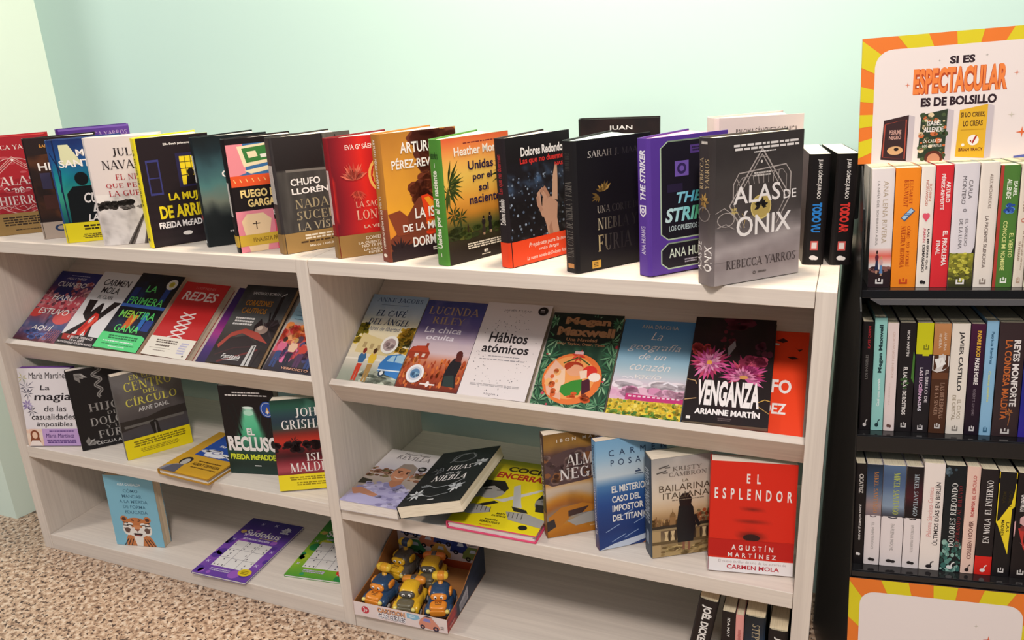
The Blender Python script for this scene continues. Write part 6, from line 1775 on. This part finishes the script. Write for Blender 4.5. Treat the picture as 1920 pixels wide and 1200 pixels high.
def m5(s):
    s.G(0, 0, 1, .28, 'C48A5A', 'B87A48').P([(0, .29), (.6, .27), (1, .29), (1, .38), (.7, .42), (.3, .44), (0, .42)], 'D8D0CC').P([(.1, .32), (.6, .3), (.8, .36), (.3, .4)], 'F0ECE8').R(0, .44, 1, .5, '6A4028')
    s.T('ANA LENA', .6, .08, .76, .24, 'E8D8C8', b=0, d='d').T('RIVERA', .3, .09, .46, .22, 'E8D8C8', b=0, d='d').T('LAS HEREDERAS', .56, .53, .8, .86, 'B8907A', 'serif', d='d').T('DE LA SINGER', .24, .56, .46, .83, 'B8907A', 'serif', d='d')
    pub(s, 'D8D0CC', .935)


def m6(s):
    s.T('JAVIER CASTILLO', .40, .07, .70, .60, '2A2426', b=.02, d='d').T('EL CUCO', .56, .68, .76, .86, 'A89A84', b=.01, d='d').T('DE CRISTAL', .26, .64, .46, .87, 'A89A84', b=.01, d='d')
    pub(s, '8A8078', .95)


def m7(s):
    s.G(0, 0, 1, 1, '4A1A3A', '3A1430', '2A1428', '241224', '1E1220').T('PADRE RICO', .44, .06, .72, .29, 'E8B43A', b=.03, d='d').T('PADRE POBRE', .40, .30, .70, .54, 'F0E8E4', b=.03, d='d').T('ROBERT T. KIYOSAKI', .42, .58, .6, .82, '8A7A84', b=0, d='d')
    pub(s, 'E8E0E0', .945)


def m8(s):
    s.T('Patricia Ramírez', .42, .09, .66, .37, '2A5A7A', b=.02, d='d').T('Cuenta contigo', .36, .43, .62, .70, 'E0E07A', b=.02, d='d')
    pub(s, '3A6A8A', .95)


def m9(s):
    s.T('REYES MONFORTE', .58, .15, .84, .73, 'F0E8E4', b=.03, d='d').T('LA CONDESA MALDITA', .26, .15, .52, .85, 'C86A34', b=.02, d='d').leafs(.62, .78, 6, .16, .06, ['A8683A'], 0, 360, .25, 3).L([(.66, .8), (.6, .9)], .03, 'A8683A', .25)
    pub(s, 'D8D0CC', .955)


def m10(s):
    s.G(0, 0, 1, 1, '1E2468', '2A308A', '24288A', '3A2A9A').T('AGATHA CHRISTIE', .3, .1, .7, .7, 'D8DCF0', b=.02, d='d')


stand_row(1, .005, 1631.5, 1223, V2, D2, [
    (1609, 1631, .192, '181214', 0, 'black pocket book with dull red lettering, leftmost on the middle row', m0),
    (1631.5, 1655, .1985, '96CFC8', 0, 'pale turquoise pocket book with black script on the stand', m1),
    (1655.5, 1677, .190, 'ECD8D4', 0, 'pale pink pocket book right of the turquoise one', m2),
    (1678, 1709, .191, '1E181A', 0, 'black pocket book with a green leaf on the spine', m3),
    (1709.5, 1740, .191, '2A2028', 0, 'dark pocket book with a lime yellow top on its spine', m4),
    (1740.5, 1771.5, .190, '4E2E1E', 0, 'brown pocket book with a white cloth picture on the spine', m5),
    (1772, 1805, .190, 'EDE2D6', 0, 'cream pocket book with a large black author name on the middle row', m6),
    (1805.5, 1832, .190, '2A1424', 0, 'plum pocket book with yellow and white capitals', m7),
    (1832.5, 1854, .195, '8FBCDC', 0, 'light blue pocket book with yellow script title', m8),
    (1855, 1901, .193, '3A2A2C', 0, 'thick brown-black pocket book with orange title on the middle row', m9),
    (1901.5, 1929, .190, '24288A', 0, 'royal blue pocket book, rightmost on the middle row', m10)])


def b0(s):
    s.T('CICATRIZ', .34, .10, .76, .29, 'D0C8C0', b=.03, d='d').T('JUAN GÓMEZ-JURADO', .42, .40, .7, .76, 'E0D8D4', b=.03, d='d')
    rnd_mark(s, 'E8E0DC', .9)


def mikel(cols, tc, nm, body='EBDEDC', cut=.5):
    def fn(s):
        s.G(0, 0, 1, cut, *cols).P([(0, cut - .012), (.5, cut + .012), (1, cut - .012), (1, cut + .006), (.5, cut + .02), (0, cut + .006)], cols[-1])
        s.T('MIKEL SANTIAGO', .48, .07, .74, .475, tc, 'serif', d='d').T(nm, .44, .57, .6, .84, 'A8A09C', b=-.004, d='d')
        rnd_mark(s, '2A2424', .945)
    return fn


def b4(s):
    s.T('Paloma Sánchez-Garnica', .26, .22, .5, .68, 'E09A94', b=0, d='u').T('ÚLTIMOS DÍAS EN BERLÍN', .56, .17, .84, .76, '2E2628', b=.01, d='u')
    curl(s, '2A2426', .955)


def b5(s):
    s.blobs(0, .72, 1, 1, 50, .1, .02, ['3A6A62', '5A8A80', '24443E', '8AB0A4'], 3).blobs(0, .02, .6, .1, 10, .1, .015, ['5A6A74', '3A4A54'], 4)
    s.T('DOLORES REDONDO', .34, .16, .62, .76, 'E8E4E0', 'serif', d='u').T('ESPERANDO AL DILUVIO', .68, .18, .86, .75, '8A2A30', 'serif', d='u')
    curl(s, 'E8E4E0', .945)


def b6(s):
    s.T('ROMPER EL CÍRCULO', .40, .08, .72, .46, 'B83A3A', b=.01, d='u').T('COLLEEN HOOVER', .40, .50, .72, .86, '6A3A34', b=.01, d='u')
    curl(s, '2A2020', .955)


def b7(s):
    s.R(0, .82, 1, 1, 'D8241C').T('EN MOLA  EL INFIERNO', .36, .10, .72, .69, 'F0E8E4', 'serif', d='u')
    curl(s, 'F0E8E4', .945)


def b8(s):
    s.P([(0, 0), (1, 0), (1, .06), (0, .06)], 'E8C41E').P([(0, .105), (1, .105), (1, .32), (.85, .34), (.8, .78), (.5, .66), (.1, .5), (0, .48)], 'EED22A').T('CARMEN', .60, .17, .80, .32, '3A3014', b=.01, d='d').T('MOLA', .26, .18, .46, .29, '3A3014', b=.01, d='d').T('LAS', .60, .47, .76, .56, '3A3014', b=.01, d='d').T('MADRES', .30, .45, .48, .60, '3A3014', b=.01, d='d')
    pub(s, 'D8D0CC', .94)


def b9(s):
    s.P([(0, .46), (.4, .40), (1, .44), (1, .74), (.5, .68), (0, .6)], 'D8A8A8').P([(.2, .52), (1, .5), (1, .84), (.5, .7)], 'C83A34').T('CARMEN MOLA', .2, .2, .5, .36, 'E8E0DC', b=.02, d='d').D(.3, .48, .6, .56, 1, '8A3A3A', 3)
    pub(s, 'D8D0CC', .945)


stand_row(2, 0, 1618.7, 1200, V3, D3, [
    (1597.5, 1618, .190, '181214', 0, 'black pocket book with silver capitals, leftmost on the bottom row', b0),
    (1618.7, 1649, .190, 'EBDEDC', 0, 'white pocket book with a blue dusk top and orange author name', mikel(['1E2A3A', '2A3E5A', '3A4E6A', '6A7284', 'A88A84', '7A6A70'], 'C8823A', 'EL MENTIROSO')),
    (1649.5, 1692, .190, 'EBDEDC', 0, 'wide white pocket book with a moonlit blue top and green author name', mikel(['5A708E', '4A5E80', '54688A', '7A8CA4', '8A9AAE', '3A3A44'], 'B8C04A', 'EN PLENA NOCHE')),
    (1692.5, 1724, .190, 'EBDEDC', 0, 'white pocket book with a black and red top half', mikel(['1A1618', '201618', '3A1820', '4A1A22', '241418', '1A1416'], 'B8C4CC', 'ENTRE LOS MUERTOS')),
    (1724.5, 1762.5, .198, 'F0E2DA', 0, 'cream-white pocket book with black hand-drawn title reading upward', b4),
    (1763, 1800.5, .196, '161A1E', 0, 'black pocket book with green foliage at the spine foot', b5),
    (1801, 1825.5, .196, 'E8C4B4', 0, 'salmon pink pocket book with red title reading upward', b6),
    (1826, 1857, .193, '221A1C', 0, 'black pocket book with a solid red foot on the bottom row', b7),
    (1857.5, 1889, .190, '1A1618', 0, 'black pocket book with a jagged yellow panel', b8),
    (1890, 1926, .190, '1E1618', 0, 'black pocket book with a pink and red splash, rightmost on the bottom row', b9)])
